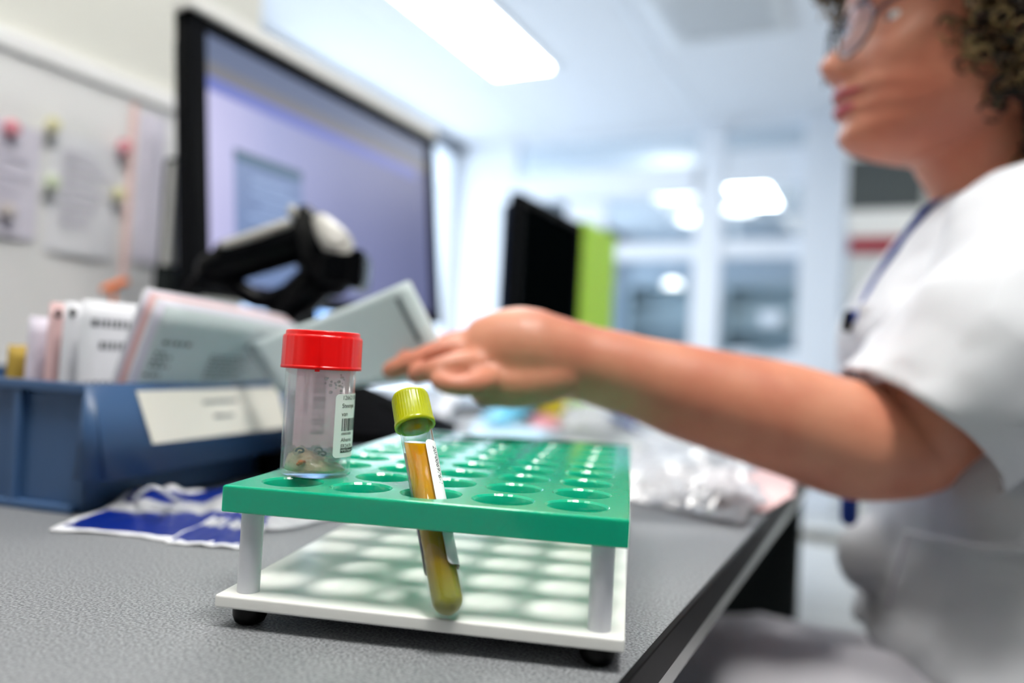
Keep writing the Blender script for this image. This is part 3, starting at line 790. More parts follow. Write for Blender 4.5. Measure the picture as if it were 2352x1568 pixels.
pack = [(-0.036, 'paper', 0.140, 'white sheet at the back of the leaning pack in the bin'), (-0.0335, 'paper_lilac', 0.139, 'lilac sheet behind the pink sheets of the leaning pack'), (-0.031, 'paper_pink', 0.137, 'upper pink sheet of the leaning pack'), (-0.0285, 'paper_pink', 0.1355, 'lower pink sheet of the leaning pack'),
        (-0.026, 'paper', 0.134, 'white sheet in front of the pink sheets'), (-0.0235, 'paper_lilac', 0.132, 'pale lilac sheet just behind the printed grey form')]
for k, (n, mt, h, lab) in enumerate(pack): sheet(n, 0.034 , 0.200, 0.006, h, 0.032, bend=0.006, sh=-0.0, matn=mt, label=lab, curl=0.008)
ln = [(0.05, 0.22, 0.80, 0.818), (0.03, 0.09, 0.745, 0.757), (0.03, 0.14, 0.722, 0.734), (0.02, 0.10, 0.699, 0.711), (0.02, 0.14, 0.672, 0.686), (0.01, 0.1, 0.625, 0.64)] + [(0.36, 0.66 - 0.04 * (k % 3), 0.750 - k * 0.022, 0.760 - k * 0.022) for k in range(7)]
o = sheet(-0.0205, 0.036, 0.200, 0.006, 0.129, 0.034, bend=0.004, matn='paper_grey', label='grey printed form at the front of the bin, above the label card', lines=ln, curl=0.006)
def strip(o_, a0, a1, b0, b1, mt): pass

# ------------------------------------------------------------------ monitor
MXp = -0.634
def mon_pt(u, v, X=MXp):
    r = R0 * ((u - 1176) / FPX) + R1 * ((v - 784) / FPX) + R2; return V((0, 0, CAMZ)) + r * (X / r.x)
def tilt(m, X=None, deg=6.5):
    X = MXp if X is None else X; a = math.radians(deg)
    m.v = [V((X + (p.x - X) * math.cos(a) - (p.z - .15) * math.sin(a), p.y, .15 + (p.x - X) * math.sin(a) + (p.z - .15) * math.cos(a))) for p in m.v]; return m
def monitor(name, lab, X, y0, y1, z0, z1, th, on):
    t = thing(name, lab, 'monitor', (X - 0.04, (y0 + y1) / 2, 0))
    bz = 0.016; bs = 0.024 if on else 0.016
    m = MB()
    m.box((X - th / 2, y0 + bs / 2, (z0 + z1) / 2), (th, bs, z1 - z0), bev=0.002); m.box((X - th / 2, y1 - bs / 2, (z0 + z1) / 2), (th, bs, z1 - z0), bev=0.002)
    m.box((X - th / 2, (y0 + y1) / 2, z1 - bz / 2), (th, y1 - y0, bz), bev=0.002); m.box((X - th / 2, (y0 + y1) / 2, z0 + bz / 2), (th, y1 - y0, bz), bev=0.002)
    part('bezel', tilt(m, X) if on else m, 'monitor_black', t, 'black bezel')
    m = MB().box((X - th - 0.008, (y0 + y1) / 2, (z0 + z1) / 2), (0.03, y1 - y0 - 0.03, z1 - z0 - 0.03), bev=0.008)
    part('rear_shell', tilt(m, X) if on else m, 'monitor_side', t)
    part('stand_neck', MB().box((X - 0.09, (y0 + y1) / 2, 0.10), (0.04, 0.07, 0.2), bev=0.008), 'monitor_black', t)
    part('stand_foot', MB().box((X - 0.07, (y0 + y1) / 2, 0.007), (0.18, 0.22, 0.014), bev=0.004), 'monitor_black', t)
    s = MB().box((X - 0.006, (y0 + y1) / 2, (z0 + z1) / 2), (0.004, y1 - y0 - 2 * bs + 0.002, z1 - z0 - 2 * bz + 0.002))
    return t, s
y0, y1 = 0.553, 1.040; z1 = 0.460; z0 = mon_pt(800, 716).z
t, s = monitor('computer_monitor', 'lit computer monitor with black bezel behind the blue bin', MXp, y0, y1, z0, z1, 0.022, True)
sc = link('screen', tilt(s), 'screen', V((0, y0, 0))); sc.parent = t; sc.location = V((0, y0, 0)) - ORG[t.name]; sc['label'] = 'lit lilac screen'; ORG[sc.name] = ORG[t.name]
def scr(name, ya, yb, za, zb_, mt, o=0.0):
    m = MB().box((MXp - 0.0036 + o, (ya + yb) / 2, (za + zb_) / 2), (0.0006, yb - ya, zb_ - za)); ob = part(name, tilt(m), mt, t); return ob
iy0, iy1, iz0, iz1 = y0 + 0.024, y1 - 0.024, z0 + 0.016, z1 - 0.016
scr('menu_bar', iy0, iy1, iz1 - 0.030, iz1, 'scr_bar'); scr('tool_bar', iy0, iy1, iz1 - 0.046, iz1 - 0.030, 'scr_taupe'); scr('title_bar', iy0, iy1 - 0.03, iz1 - 0.062, iz1 - 0.046, 'scr_blue')
a = mon_pt(562, 520); b = mon_pt(718, 520)
dz0, dz1 = mon_pt(640, 660).z, mon_pt(565, 330).z
scr('dialog', a.y, b.y, dz0, dz1, 'scr_win'); scr('dialog_title', a.y, b.y, dz1 - 0.012, dz1, 'scr_title', 0.0006)
m = MB()
for k in range(7): m.box((MXp - 0.0024, (a.y + b.y) / 2 + (k % 3) * 0.006, dz1 - 0.03 - k * 0.014), (0.0006, 0.06 + 0.012 * (k % 2), 0.004))
part('dialog_lines', tilt(m), 'scr_text', t)
part('top_strip', tilt(MB().box((MXp - 0.010, (y0 + y1) / 2, z1 + 0.0085), (0.03, y1 - y0 + 0.004, 0.017), bev=0.002)), 'shell_white', t, 'white strip along the top')

XM2 = -0.62
p0 = mon_pt(1197, 447, XM2); p1 = mon_pt(1337, 500, XM2); p2 = mon_pt(1168, 760, XM2)
t, s = monitor('computer_monitor', 'switched off black monitor farther along the bench, beside the lime board', XM2, p0.y, p1.y + 0.01, p2.z - 0.02, p0.z + 0.006, 0.025, False)
part('screen', s, 'screen_off', t, 'dark screen')
# lime board standing behind the dark monitor
q0 = mon_pt(1337, 505, -0.63); q1 = mon_pt(1402, 515, -0.63)
lb = thing('lime_panel', 'bright lime green upright board right of the dark monitor', 'board', (-0.63, (q0.y + q1.y) / 2, 0))
part('board', MB().box((-0.63, (q0.y + q1.y) / 2 + 0.012, q0.z / 2), (0.02, q1.y - q0.y + 0.02, q0.z), bev=0.003), 'lime_board', lb)
part('foot', MB().box((-0.63, (q0.y + q1.y) / 2 + 0.012, 0.004), (0.12, 0.08, 0.008), bev=0.002), 'frame_white', lb)
# slim upright panel left of the lit monitor
e0 = mon_pt(384, 500, -0.72)
up = thing('upright_panel', 'slim white upright panel with dark foot, left of the lit monitor', 'panel', (-0.72, e0.y + 0.02, 0))
zt2 = mon_pt(395, 372, -0.72).z; zm2 = mon_pt(395, 612, -0.72).z
part('panel', MB().box((-0.72, e0.y + 0.02, (zt2 + zm2) / 2), (0.012, 0.04, zt2 - zm2), bev=0.001), 'shell_white', up)
part('edge', MB().box((-0.7265, e0.y, (zt2 + zm2) / 2), (0.004, 0.003, zt2 - zm2 + 0.004)), 'pedestal', up)
part('top_cap', MB().box((-0.72, e0.y + 0.02, zt2 + 0.002), (0.014, 0.042, 0.004)), 'pedestal', up)
part('foot', MB().box((-0.72, e0.y + 0.02, zm2 / 2), (0.03, 0.042, zm2), bev=0.001), 'pedestal', up)

# ------------------------------------------------------------------ notice board and papers on the wall
XB = -0.90
def wp(u, v, X=XB): return mon_pt(u, v, X)
tz = wp(0, 76).z
nb = thing('notice_board', 'white magnetic notice board on the wall behind the bin', 'board', (XB, 0.1, tz - 0.42))
part('surface', MB().box((XB + 0.005, 0.1, tz - 0.20), (0.01, 1.4, 0.40)), 'board', nb)
part('frame', MB().box((XB + 0.008, 0.1, tz - 0.008), (0.016, 1.4, 0.022), bev=0.002), 'board_rim', nb)
part('shelf_strip', MB().box((XB + 0.008, 0.1, tz - 0.40), (0.016, 1.4, 0.02), bev=0.002), 'board_rim', nb)
def pinned(u0, u1, v0, v1, mt, lab, name='pinned_sheet', cat='paper', off=0.0, lines=True):
    a = wp(u0, (v0 + v1) / 2, XB + 0.012); b = wp(u1, (v0 + v1) / 2, XB + 0.012); zt = wp(u0, v0, XB + 0.012).z; zl = wp(u0, v1, XB + 0.012).z
    m = MB().loft([[V((XB + 0.012 + off + 0.004 * math.sin(PI * j / 8), a.y + (b.y - a.y) * j / 8, zz)) for zz in (zl, (zl + zt) / 2, zt)] for j in range(9)], cap=False, closed=False)
    k = len(m.v); m2 = MB(); m2.v = [p - V((0.0005, 0, 0)) for p in m.v]; m2.f = [f[::-1] for f in m.f]; m2.m = list(m.m); m2.sm = list(m.sm); m.merge(m2)
    o = single(name, m, mt, lab, cat, group='sheets pinned to the notice board' if lines else None)
    if lines:
        g = MB()
        for j in range(9):
            zz = zt - (zt - zl) * (0.15 + 0.075 * j); w = rnd.uniform(0.4, 0.75)
            g.box((XB + 0.0175 + off, a.y + (b.y - a.y) * (0.15 + w / 2), zz), (0.0004, (b.y - a.y) * w, 0.0035))
        part('print', g, 'paper_lilac', o)
    return o
pinned(-120, 92, 238, 520, 'paper_lilac', 'white sheet under the red magnet at the left of the board')
pinned(108, 272, 292, 575, 'paper', 'white sheet with yellow and green magnets, middle of the board')
pinned(312, 374, 250, 600, 'paper_lilac', 'narrow white sheet right of the pink strip')
pinned(286, 302, 232, 650, 'tape_pink', 'pink vertical strip on the notice board', 'wall_strip', 'strip', 0.002, False)
for (u, v, mt, lab) in [(24, 294, 'magnet_red', 'red round magnet at the left edge of the board'), (14, 484, 'magnet_grey', 'greyish round magnet below the red one'), (119, 287, 'magnet_yellow', 'pale yellow round magnet at the top of the middle sheet'),
                        (117, 419, 'magnet_green', 'pale green round magnet at the left of the middle sheet'), (270, 446, 'magnet_yellow', 'pale yellow round magnet right of the middle sheet'), (283, 338, 'magnet_red', 'small reddish magnet on the pink strip')]:
    p = wp(u, v, XB + 0.02); r = 0.009
    single('magnet', MB().lathe([(0, 0), (r, 0), (r, 0.005), (r - 0.001, 0.006), (0, 0.006)], 24, Matrix.Translation(p) @ Matrix.Rotation(PI / 2, 4, 'Y')), mt, lab, 'magnet', loc=p, group='round magnets on the board')
p = wp(262, 655, -0.80)
sc2 = single('red_clip', MB().tube(smoothpath([p + V((0, -0.012, -0.006)), p + V((0, 0, 0.0)), p + V((0, 0.014, 0.006))], 4), 0.004, 8).box(V((p.x, p.y, p.z / 2 - 0.002)), (0.003, 0.004, p.z)), 'orange', 'small orange red clip on a stem behind the papers', 'clip')

# ------------------------------------------------------------------ barcode scanner in its stand
SD = 0.60
sn = thing('barcode_scanner', 'black handheld barcode scanner resting in its stand before the lit monitor', 'scanner', V((at(620, 700, SD).x, at(620, 700, SD).y, 0)))
S = lambda u, v, d=SD: at(u, v, d)
m = MB().tube(smoothpath([S(488, 622, 0.585), S(540, 596, 0.59), S(620, 572, 0.598), S(690, 552, 0.605)], 4), [0.014] * 3 + [0.0175] * 10, 20, flat=1.15)
part('handle', m, 'black_plastic', sn)
m = MB().tube(smoothpath([S(520, 562, 0.580), S(590, 538, 0.584), S(655, 515, 0.591)], 4), [0.0062] * 9, 12, flat=0.8)
part('handle_strip', m, 'grey_plastic', sn, 'grey strip along the handle')
m = MB().tube(smoothpath([S(700, 492, 0.607), S(722, 540, 0.603), S(745, 590, 0.598), S(765, 632, 0.595)], 4), [0.009, 0.012, 0.015, 0.019, 0.022, 0.024, 0.025, 0.026, 0.026, 0.025, 0.024, 0.022, 0.02], 24)
part('head', m, 'black_plastic', sn)
m = MB().tube(smoothpath([S(742, 512, 0.59), S(765, 545, 0.583), S(790, 580, 0.578)], 4), [0.010, 0.011, 0.0125, 0.014, 0.015, 0.0155, 0.0155, 0.014, 0.011], 20, flat=0.8)
part('head_cover', m, 'grey_plastic', sn, 'shiny grey head cover')
m = MB().tube([S(672, 484, 0.604), S(676, 492, 0.604)], [0.0055, 0.0055], 12); part('button', m, 'grey_plastic', sn, 'pale button')
rot = Matrix.Rotation(math.radians(33), 3, 'Z') @ Matrix.Rotation(math.radians(5), 3, 'Y')
m = MB().box(S(795, 622, 0.587), (0.040, 0.045, 0.028), rot=Matrix.Rotation(math.radians(30), 3, 'Z'), bev=0.004)
m.box(S(826, 624, 0.583), (0.012, 0.052, 0.034), rot=Matrix.Rotation(math.radians(30), 3, 'Z'), bev=0.003)
part('window_hood', m, 'black_plastic', sn)
m = MB().tube(smoothpath([S(515, 630, 0.59), S(548, 662, 0.592), S(600, 688, 0.595), S(660, 672, 0.598), S(712, 632, 0.6)], 5), [0.009] * 21, 12)
part('trigger_guard', m, 'black_plastic', sn)
m = MB().tube(smoothpath([S(735, 640, 0.6), S(690, 680, 0.602), S(655, 715, 0.604), S(640, 760, 0.606), S(640, 800, 0.607)], 4), [0.017, 0.018, 0.019, 0.019, 0.019, 0.018] + [0.016] * 11, 16)
part('stand_neck', m, 'black_plastic', sn)
c = S(640, 860, 0.61); m = MB().lathe([(0, 0), (0.05, 0), (0.05, 0.008), (0.03, 0.016), (0.015, 0.07), (0.0, 0.07)], 32, Matrix.Translation((c.x, c.y, 0)))
part('stand_base', m, 'black_plastic', sn)
m = MB().tube(smoothpath([S(488, 622, 0.585), S(455, 640, 0.58), S(436, 665, 0.58), S(428, 700, 0.58), S(440, 780, 0.585), S(470, 900, 0.6)], 5), 0.0045, 8)
part('cable', m, 'black_plastic', sn)

# ------------------------------------------------------------------ keyboard
KA, KB_, KC_, KD = at(770, 848, .53), at(1056, 978, .60), at(1040, 1012, .57), at(770, 1010, .50)
def kq(s_, t_, o): return KA * (1 - s_) * (1 - t_) + KB_ * s_ * (1 - t_) + KC_ * s_ * t_ + KD * (1 - s_) * t_ + kn * o
kn = (KB_ - KA).cross(KD - KA).normalized()
if kn.dot(R2) > 0: kn = -kn
kb = thing('keyboard', 'black keyboard tilted up behind the rack, between jar and yellow capped tube', 'keyboard', V((KD.x, KD.y, 0)))
def kslab(s0, s1, t0, t1, o0, o1):
    P8 = [kq(a, b, o) for o in (o0, o1) for a, b in ((s0, t0), (s1, t0), (s1, t1), (s0, t1))]
    return MB().add(P8, [(0, 1, 2, 3), (4, 7, 6, 5), (0, 4, 5, 1), (1, 5, 6, 2), (2, 6, 7, 3), (3, 7, 4, 0)])
bevel(part('case', kslab(0, 1, 0, 1, -0.016, 0), 'keyboard', kb), 0.003)
for i in range(12):
    for j in range(5):
        part('key', kslab(0.03 + i * 0.079, 0.10 + i * 0.079, 0.1 + j * 0.165, 0.235 + j * 0.165, 0, 0.0022), 'key', kb)
part('rest', MB().box(V((KD.x - .05, KD.y + .06, 0.012)), (0.08, 0.10, 0.024), bev=0.004), 'keyboard', kb)

# ------------------------------------------------------------------ packaging and papers on the bench
def crumple(pts, h, name, mt, lab, cat, seed, nx=26, ny=20, extra=None, rough=0.5, thick=0.0004, lift=0.0015):
    """crinkled film over the quad pts (z = bench), raised h"""
    a, b, c, d = [V(p) for p in pts]; m = MB(); rows_ = []
    for i in range(nx + 1):
        r = []
        for j in range(ny + 1):
            s, t = i / nx, j / ny
            p = a * (1 - s) * (1 - t) + b * s * (1 - t) + c * s * t + d * (1 - s) * t
            q = p * 28 + V((seed, 0, 0)); k = abs(noise.noise(q)) + 0.5 * abs(noise.noise(q * 2.3)) + 0.25 * abs(noise.noise(q * 5))
            e = min(1, 5 * min(s, 1 - s, t, 1 - t) + 0.12)
            jit = V((noise.noise(p * 16 + V((9, seed, 0))), noise.noise(p * 16 + V((0, seed, 7))), 0)) * 0.014
            r.append(V((p.x + jit.x, p.y + jit.y, p.z + lift + h * e * (0.25 + k * rough * 1.6))))
        rows_.append(r)
    m.loft(rows_, cap=False, closed=False, smooth=False)
    o = single(name, m, mt, lab, cat)
    if extra: extra(o, rows_)
    so = o.modifiers.new('thickness', 'SOLIDIFY'); so.thickness = thick
    return o
Z = lambda u, v, z=0.0: atz(u, v, z)
B = lambda x, y, z=0.0: V((1.0347 * x + .0097 * y + .0016, -.1506 * x + 1.1284 * y, z))
crumple([B(-0.20, 0.50), B(-0.085, 0.475), B(-0.10, 0.66), B(-0.235, 0.70)], 0.016, 'plastic_bag', 'film', 'crinkled clear plastic bag lying right behind the rack under the arm', 'bag', 3, rough=0.7)
crumple([B(-0.39, 0.60), B(-0.20, 0.56), B(-0.20, 0.78), B(-0.40, 0.80)], 0.012, 'plastic_bag', 'film', 'flat clear plastic bag directly behind the rack', 'bag', 13, rough=0.6)
crumple([B(-0.33, 0.86), B(-0.12, 0.72), B(-0.16, 1.02), B(-0.36, 1.16)], 0.016, 'plastic_bag', 'film', 'clear plastic bag farthest back near the blue pen', 'bag', 23, rough=0.6)
crumple([B(-0.145, 0.56), B(-0.078, 0.535), B(-0.08, 0.80), B(-0.16, 0.82)], 0.001, 'pink_sheet', 'paper_pink', 'pale pink sheet at the bench edge under the arm', 'paper', 5, nx=8, ny=8, rough=0.2)
crumple([B(-0.50, 0.735), B(-0.40, 0.69), B(-0.43, 0.90), B(-0.63, 0.98)], 0.012, 'blue_sachet', 'cyan_pale', 'pale blue packaging sheet behind the rack', 'packaging', 33, nx=12, ny=12)
crumple([B(-0.545, 0.84, 0.012), B(-0.475, 0.80, 0.012), B(-0.60, 1.12, 0.012), B(-0.69, 1.15, 0.012)], 0.016, 'cyan_wrapper', 'cyan', 'bright cyan wrapper behind the wrist', 'packaging', 43, nx=12, ny=12)
crumple([B(-0.60, 0.80, 0.02), B(-0.545, 0.755, 0.02), B(-0.72, 1.05, 0.04), B(-0.78, 1.10, 0.05)], 0.016, 'paper_stack', 'paper', 'white papers piled behind the keyboard', 'paper', 53, nx=12, ny=12, rough=0.3)
crumple([B(-0.70, 0.84, 0.0), B(-0.60, 0.80, 0.0), B(-0.72, 1.0, 0.02), B(-0.78, 1.05, 0.02)], 0.03, 'paper_stack', 'film', 'white crumpled film behind the yellow capped tube', 'packaging', 63, nx=12, ny=12, rough=0.4)
# coloured roll of tape in a clear bag
p = Z(1262, 958)
rl_ = thing('tape_roll', 'small roll of tape, yellow above and orange at the left, behind the wrist', 'tape', V((p.x, p.y, 0)))
pm = Matrix.Translation(V((p.x, p.y, 0.026))) @ Matrix.Rotation(math.radians(60), 4, 'Z') @ Matrix.Rotation(PI / 2, 4, 'X')
part('roll', MB().lathe([(0.012, -0.02), (0.026, -0.02), (0.026, 0.02), (0.012, 0.02), (0.012, -0.02)], 40, pm), 'yellow', rl_, 'yellow roll')
part('end_band', MB().lathe([(0.010, -0.026), (0.0245, -0.026), (0.0245, -0.0202), (0.010, -0.0202), (0.010, -0.026)], 40, pm), 'orange', rl_, 'orange band at one end')
crumple([Z(1222, 985), Z(1285, 985), Z(1275, 955), Z(1215, 955)], 0.010, 'rose_sachet', 'rose', 'small rose pink sachet in front of the tape roll', 'packaging', 71, nx=8, ny=8)
crumple([Z(1290, 985), Z(1400, 985), Z(1390, 935, 0.02), Z(1290, 935, 0.02)], 0.02, 'plastic_bag', 'film', 'small clear bag right of the tape roll', 'bag', 81, nx=14, ny=12)
a, b = Z(1395, 952, 0.008), Z(1490, 990, 0.008)
pn = thing('pen', 'blue pen lying on the plastic bags under the forearm', 'pen', (a + b) / 2 - V((0, 0, 0.008)))
part('barrel', MB().tube([a, a.lerp(b, 0.75)], 0.0055, 12), 'blue_pen', pn); part('tip', MB().tube([a.lerp(b, 0.75), b], [0.0045, 0.0015], 10), 'frame_white', pn)

# blue-edged film pouches in front of the bin
def pouch(P, mt_lab, seed, h):
    a, b, c, d = P; m = MB(); nx, ny = 30, 16; rows_ = []
    for i in range(nx + 1):
        r = []
        for j in range(ny + 1):
            s, t = i / nx, j / ny; p = a * (1 - s) * (1 - t) + b * s * (1 - t) + c * s * t + d * (1 - s) * t
            p = p + V((noise.noise(p * 14 + V((seed, 0, 0))), noise.noise(p * 14 + V((0, seed, 0))), 0)) * 0.012
            r.append(V((p.x, p.y, 0.0008 + h * t * t * (0.4 + 1.2 * abs(noise.noise(V((s * 5, t * 2, seed))))) + 0.002 * abs(noise.noise(p * 60)))))
        rows_.append(r)
    n = ny + 1
    for i in range(nx):
        for j in range(ny):
            q = [rows_[i][j], rows_[i + 1][j], rows_[i + 1][j + 1], rows_[i][j + 1]]
            t = (j + 0.5) / ny; mi = 1 if t < 0.06 or t > 0.93 or i < 1 else (0 if (0.06 < t < 0.5 or t > 0.70) else 2)
            m.add(q, [(0, 1, 2, 3)], mi, True)
    o = single('film_pouch', m, ['blue_print', 'paper', 'film'], mt_lab, 'packaging', group='blue printed film pouches')
    so = o.modifiers.new('thickness', 'SOLIDIFY'); so.thickness = 0.0004
    return o
pouch([B(-0.392, 0.184), B(-0.296, 0.232), B(-0.36, 0.315), B(-0.43, 0.245)], 'opened film pouch with blue printed bands in front of the blue bin', 2, 0.016)
pouch([B(-0.322, 0.212), B(-0.285, 0.228), B(-0.318, 0.275), B(-0.352, 0.262)], 'small folded pouch corner with dark blue print beside the rack post', 6, 0.010)
crumple([B(-0.40, 0.29), B(-0.31, 0.255), B(-0.285, 0.33), B(-0.37, 0.37)], 0.014, 'plastic_bag', 'film', 'clear film wrapper between the rack and the blue bin', 'bag', 91, nx=18, ny=14)
crumple([B(-0.395, 0.315, 0.008), B(-0.36, 0.30, 0.008), B(-0.345, 0.37, 0.012), B(-0.385, 0.39, 0.012)], 0.010, 'cyan_wrapper', 'cyan', 'torn cyan wrapper just left of the rack under the bin edge', 'packaging', 95, nx=8, ny=8)
m = MB().tube(smoothpath([Z(300, 1150, 0.005), Z(340, 1120, 0.02), Z(372, 1125, 0.022), Z(410, 1150, 0.006), Z(460, 1162, 0.005), Z(390, 1165, 0.006), Z(330, 1160, 0.004)], 6), 0.0013, 8)
single('clear_tubing', m, 'film', 'loop of thin clear tubing in front of the blue bin', 'tubing')

# ------------------------------------------------------------------ the seated person
def PV(t): return V((t[0] + .010, t[1] + .072, t[2] + .010))
FD = V((-0.93, -0.365, 0)).normalized(); LD = V((-FD.y, FD.x, 0))         # head forward, her left
if LD.y > 0: LD = -LD
HC = V((0.050, 0.7266, 0.395))
HT = Matrix.Rotation(math.radians(-3), 3, LD)
def hp(f, s, h): return HC + HT @ (FD * f + LD * s + V((0, 0, h)))
hs = [-.108, -.105, -.099, -.091, -.082, -.076, -.070, -.062, -.054, -.044, -.032, -.016, 0, .014, .03, .06, .09, .11, .122, .128]
Ff = [.045, .070, .088, .0945, .0925, .0885, .0935, .0925, .0965, .0925, .0905, .0885, .0855, .0895, .0945, .0925, .076, .052, .026, .002]
Fb = [.030, .015, .000, -.012, -.028, -.042, -.055, -.065, -.074, -.082, -.088, -.094, -.098, -.101, -.103, -.101, -.085, -.062, -.034, -.004]
Fw = [.008, .022, .033, .041, .048, .052, .056, .060, .062, .064, .0665, .069, .0705, .072, .0735, .073, .060, .043, .024, .003]
def G(x, c, s): return math.exp(-((x - c) / s) ** 2 / 2)
def head_mesh():
    rings = []; n = 96; K = 84
    for i in range(K + 1):
        h = -.108 + .236 * i / K
        F, Bk, W = interp(h, hs, Ff), interp(h, hs, Fb), interp(h, hs, Fw)
        mid = min(F - 0.01, Bk * 0.25 + 0.012); ring = []
        for k in range(n):
            a = 2 * PI * k / n; c, s_ = math.cos(a), math.sin(a)
            ex = 0.86
            cf = math.copysign(abs(c) ** ex, c); sf = math.copysign(abs(s_) ** ex, s_)
            f = mid + (F - mid) * cf if c > 0 else mid + (mid - Bk) * cf
            s = W * sf
            if c > 0:
                x = abs(s)
                f += interp(h, [-.052, -.046, -.040, -.033, -.025, -.01, .006, .018], [0, .004, .016, .027, .0245, .015, .007, .001]) * G(s, 0, interp(h, [-.046, -.034, -.02, .01], [.0095, .0095, .0065, .0050]))
                f += .008 * G(x, .0135, .0055) * G(h, -.038, .006)                       # nostril wings
                f -= .010 * G(x, .031, .0125) * G(h, -.001, .0095)                       # eye sockets
                f += .0065 * G(x, .031, .009) * G(h, -.001, .0055)
                f += .004 * G(x, .030, .018) * G(h, .020, .006)                          # brow
                f += .005 * G(x, .044, .013) * G(h, -.028, .012)                         # cheekbones
                f += .0042 * G(h, -.0545, .0034) * G(s, 0, .020); f += .0050 * G(h, -.0695, .0040) * G(s, 0, .018)
                f -= .0042 * G(h, -.0620, .0018) * G(s, 0, .021); f -= .003 * G(x, .026, .005) * G(h, -.063, .006)
                f -= .0030 * G(x, .024, .004) * G(h, -.047, .011)                        # fold beside the nose
            ring.append(hp(f, s, h))
        rings.append(ring)
    return MB().loft(rings, True)
FT_ = V((-0.955, -0.297, 0)).normalized(); LT = V((FT_.y, -FT_.x, 0))
if LT.y > 0: LT = -LT
def torso(secs, n=48):
    rings = []
    for (x, y, z, a, b, *r) in secs:
        ex = 0.9; off = r[0] if r else 0
        rings.append([PV((x, y, z)) + FT_ * ((a + off * (1 if math.cos(q) > 0 else 0)) * math.copysign(abs(math.cos(q)) ** ex, math.cos(q))) + LT * (b * math.copysign(abs(math.sin(q)) ** ex, math.sin(q))) for q in [2 * PI * k / n for k in range(n)]])
    return rings
def smooth_secs(secs, n=6):
    L = max(len(s) for s in secs); S_ = [tuple(s) + (0,) * (L - len(s)) for s in secs]; out = []
    for i in range(len(S_) - 1):
        p0, p1, p2, p3 = S_[max(i - 1, 0)], S_[i], S_[i + 1], S_[min(i + 2, len(S_) - 1)]
        for k in range(n):
            t = k / n; out.append(tuple(0.5 * ((2 * b) + (c - a) * t + (2 * a - 5 * b + 4 * c - d) * t * t + (3 * b - a - 3 * c + d) * t ** 3) for a, b, c, d in zip(p0, p1, p2, p3)))
    out.append(S_[-1]); return out
SEC = [(.150, .700, -.235, .105, .165), (.145, .700, -.16, .120, .180), (.128, .698, -.06, .118, .165), (.112, .692, .04, .112, .160), (.098, .686, .13, .118, .172, .012), (.090, .682, .19, .100, .176), (.088, .680, .228, .074, .150), (.087, .676, .252, .055, .095)]
person = thing('person', 'seated person in white short-sleeved uniform and glasses reaching left with a card', 'person', (.155, .77, FZ))
bodym = MB()
bodym.merge(head_mesh())
bodym.loft(torso(smooth_secs([(x, y, z, a - .010, b - .010) for (x, y, z, a, b, *r) in SEC[:6]] + [(.088, .680, .232, .066, .130), (.086, .676, .255, .050, .075)])), True)
# neck
bodym.tube(smoothpath([PV((.090, .682, .20)), PV((.078, .676, .25)), PV((.060, .668, .285)), HC + V((.002, .004, -.050)), HC + V((.012, .006, 0))], 4), [.062] * 3 + [.056, .053, .051, .050, .050, .050] + [.052] * 8, 32)
# ears
for s in (-1, 1): bodym.ball(hp(-.006, s * .071, -.008), (.018, .008, .030))
# left arm: shoulder, elbow, wrist
SHL = PV((.150, .535, .205)); ELB = at(2085, 1012, .468); WR = at(1300, 822, .446)
fa = [ELB, at(1960, 1010, .466), at(1800, 960, .462), at(1600, 907, .457), at(1450, 862, .452), WR]
fr = [.0400, .0420, .0390, .0335, .0280, .0245]
path = smoothpath(fa, 4); rads = [interp(i / (len(path) - 1), [0, .2, .4, .6, .8, 1], fr) for i in range(len(path))]
bodym.tube(path, rads, 28, flat=1.02)
bodym.tube(smoothpath([PV((.10, .60, .205)), SHL, SHL.lerp(ELB, .5) + V((-.004, .002, .010)), ELB], 4), [.042] * 4 + [.043, .044, .045, .045, .046, .044, .042, .040, .0385], 28)
bodym.ball(at(2068, 1075, .462), (.024, .024, .022))                                                 # point of the elbow
# left hand gripping the card
def finger(pts, r, seg=14): bodym.tube(smoothpath([V(p) for p in pts], 4), [r[0] + (r[1] - r[0]) * i / (4 * (len(pts) - 1)) for i in range(4 * (len(pts) - 1) + 1)], seg)
bodym.tube(smoothpath([at(1340, 832, .447), at(1262, 818, .443), at(1190, 806, .440), at(1120, 812, .440), at(1085, 818, .44)], 4),
           [.0238, .0240, .0243, .025, .0255, .0262, .027, .027, .0270, .0262, .0255, .0245, .023, .0215, .020, .0185, .017], 28, flat=1.12)
bodym.tube([at(1290, 780, .447), at(1200, 745, .446), at(1110, 765, .447)], [.014, .0125, .012], 18)      # back of the hand ridge
bodym.tube(smoothpath([at(1285, 862, .436), at(1200, 880, .430), at(1120, 885, .427)], 3), [.016, .0165, .017, .0165, .016, .015, .014], 18)   # heel of the hand
finger([at(1105, 782, .452), at(1045, 790, .456), at(985, 806, .456), at(930, 826, .452)], (.0095, .0070))          # index, behind the card
finger([at(1100, 800, .438), at(1030, 803, .4315), at(960, 826, .4280), at(898, 850, .4300)], (.0096, .0066))      # middle
finger([at(1110, 835, .426), at(1045, 838, .4165), at(992, 850, .4125), at(955, 862, .4175)], (.0092, .0062))      # ring
finger([at(1130, 868, .420), at(1085, 884, .4080), at(1040, 886, .4030), at(1008, 876, .4060)], (.0084, .0058))    # little, bent in
finger([at(1190, 790, .458), at(1120, 783, .470), at(1050, 788, .472), at(975, 806, .466)], (.0120, .0085))        # thumb behind the card
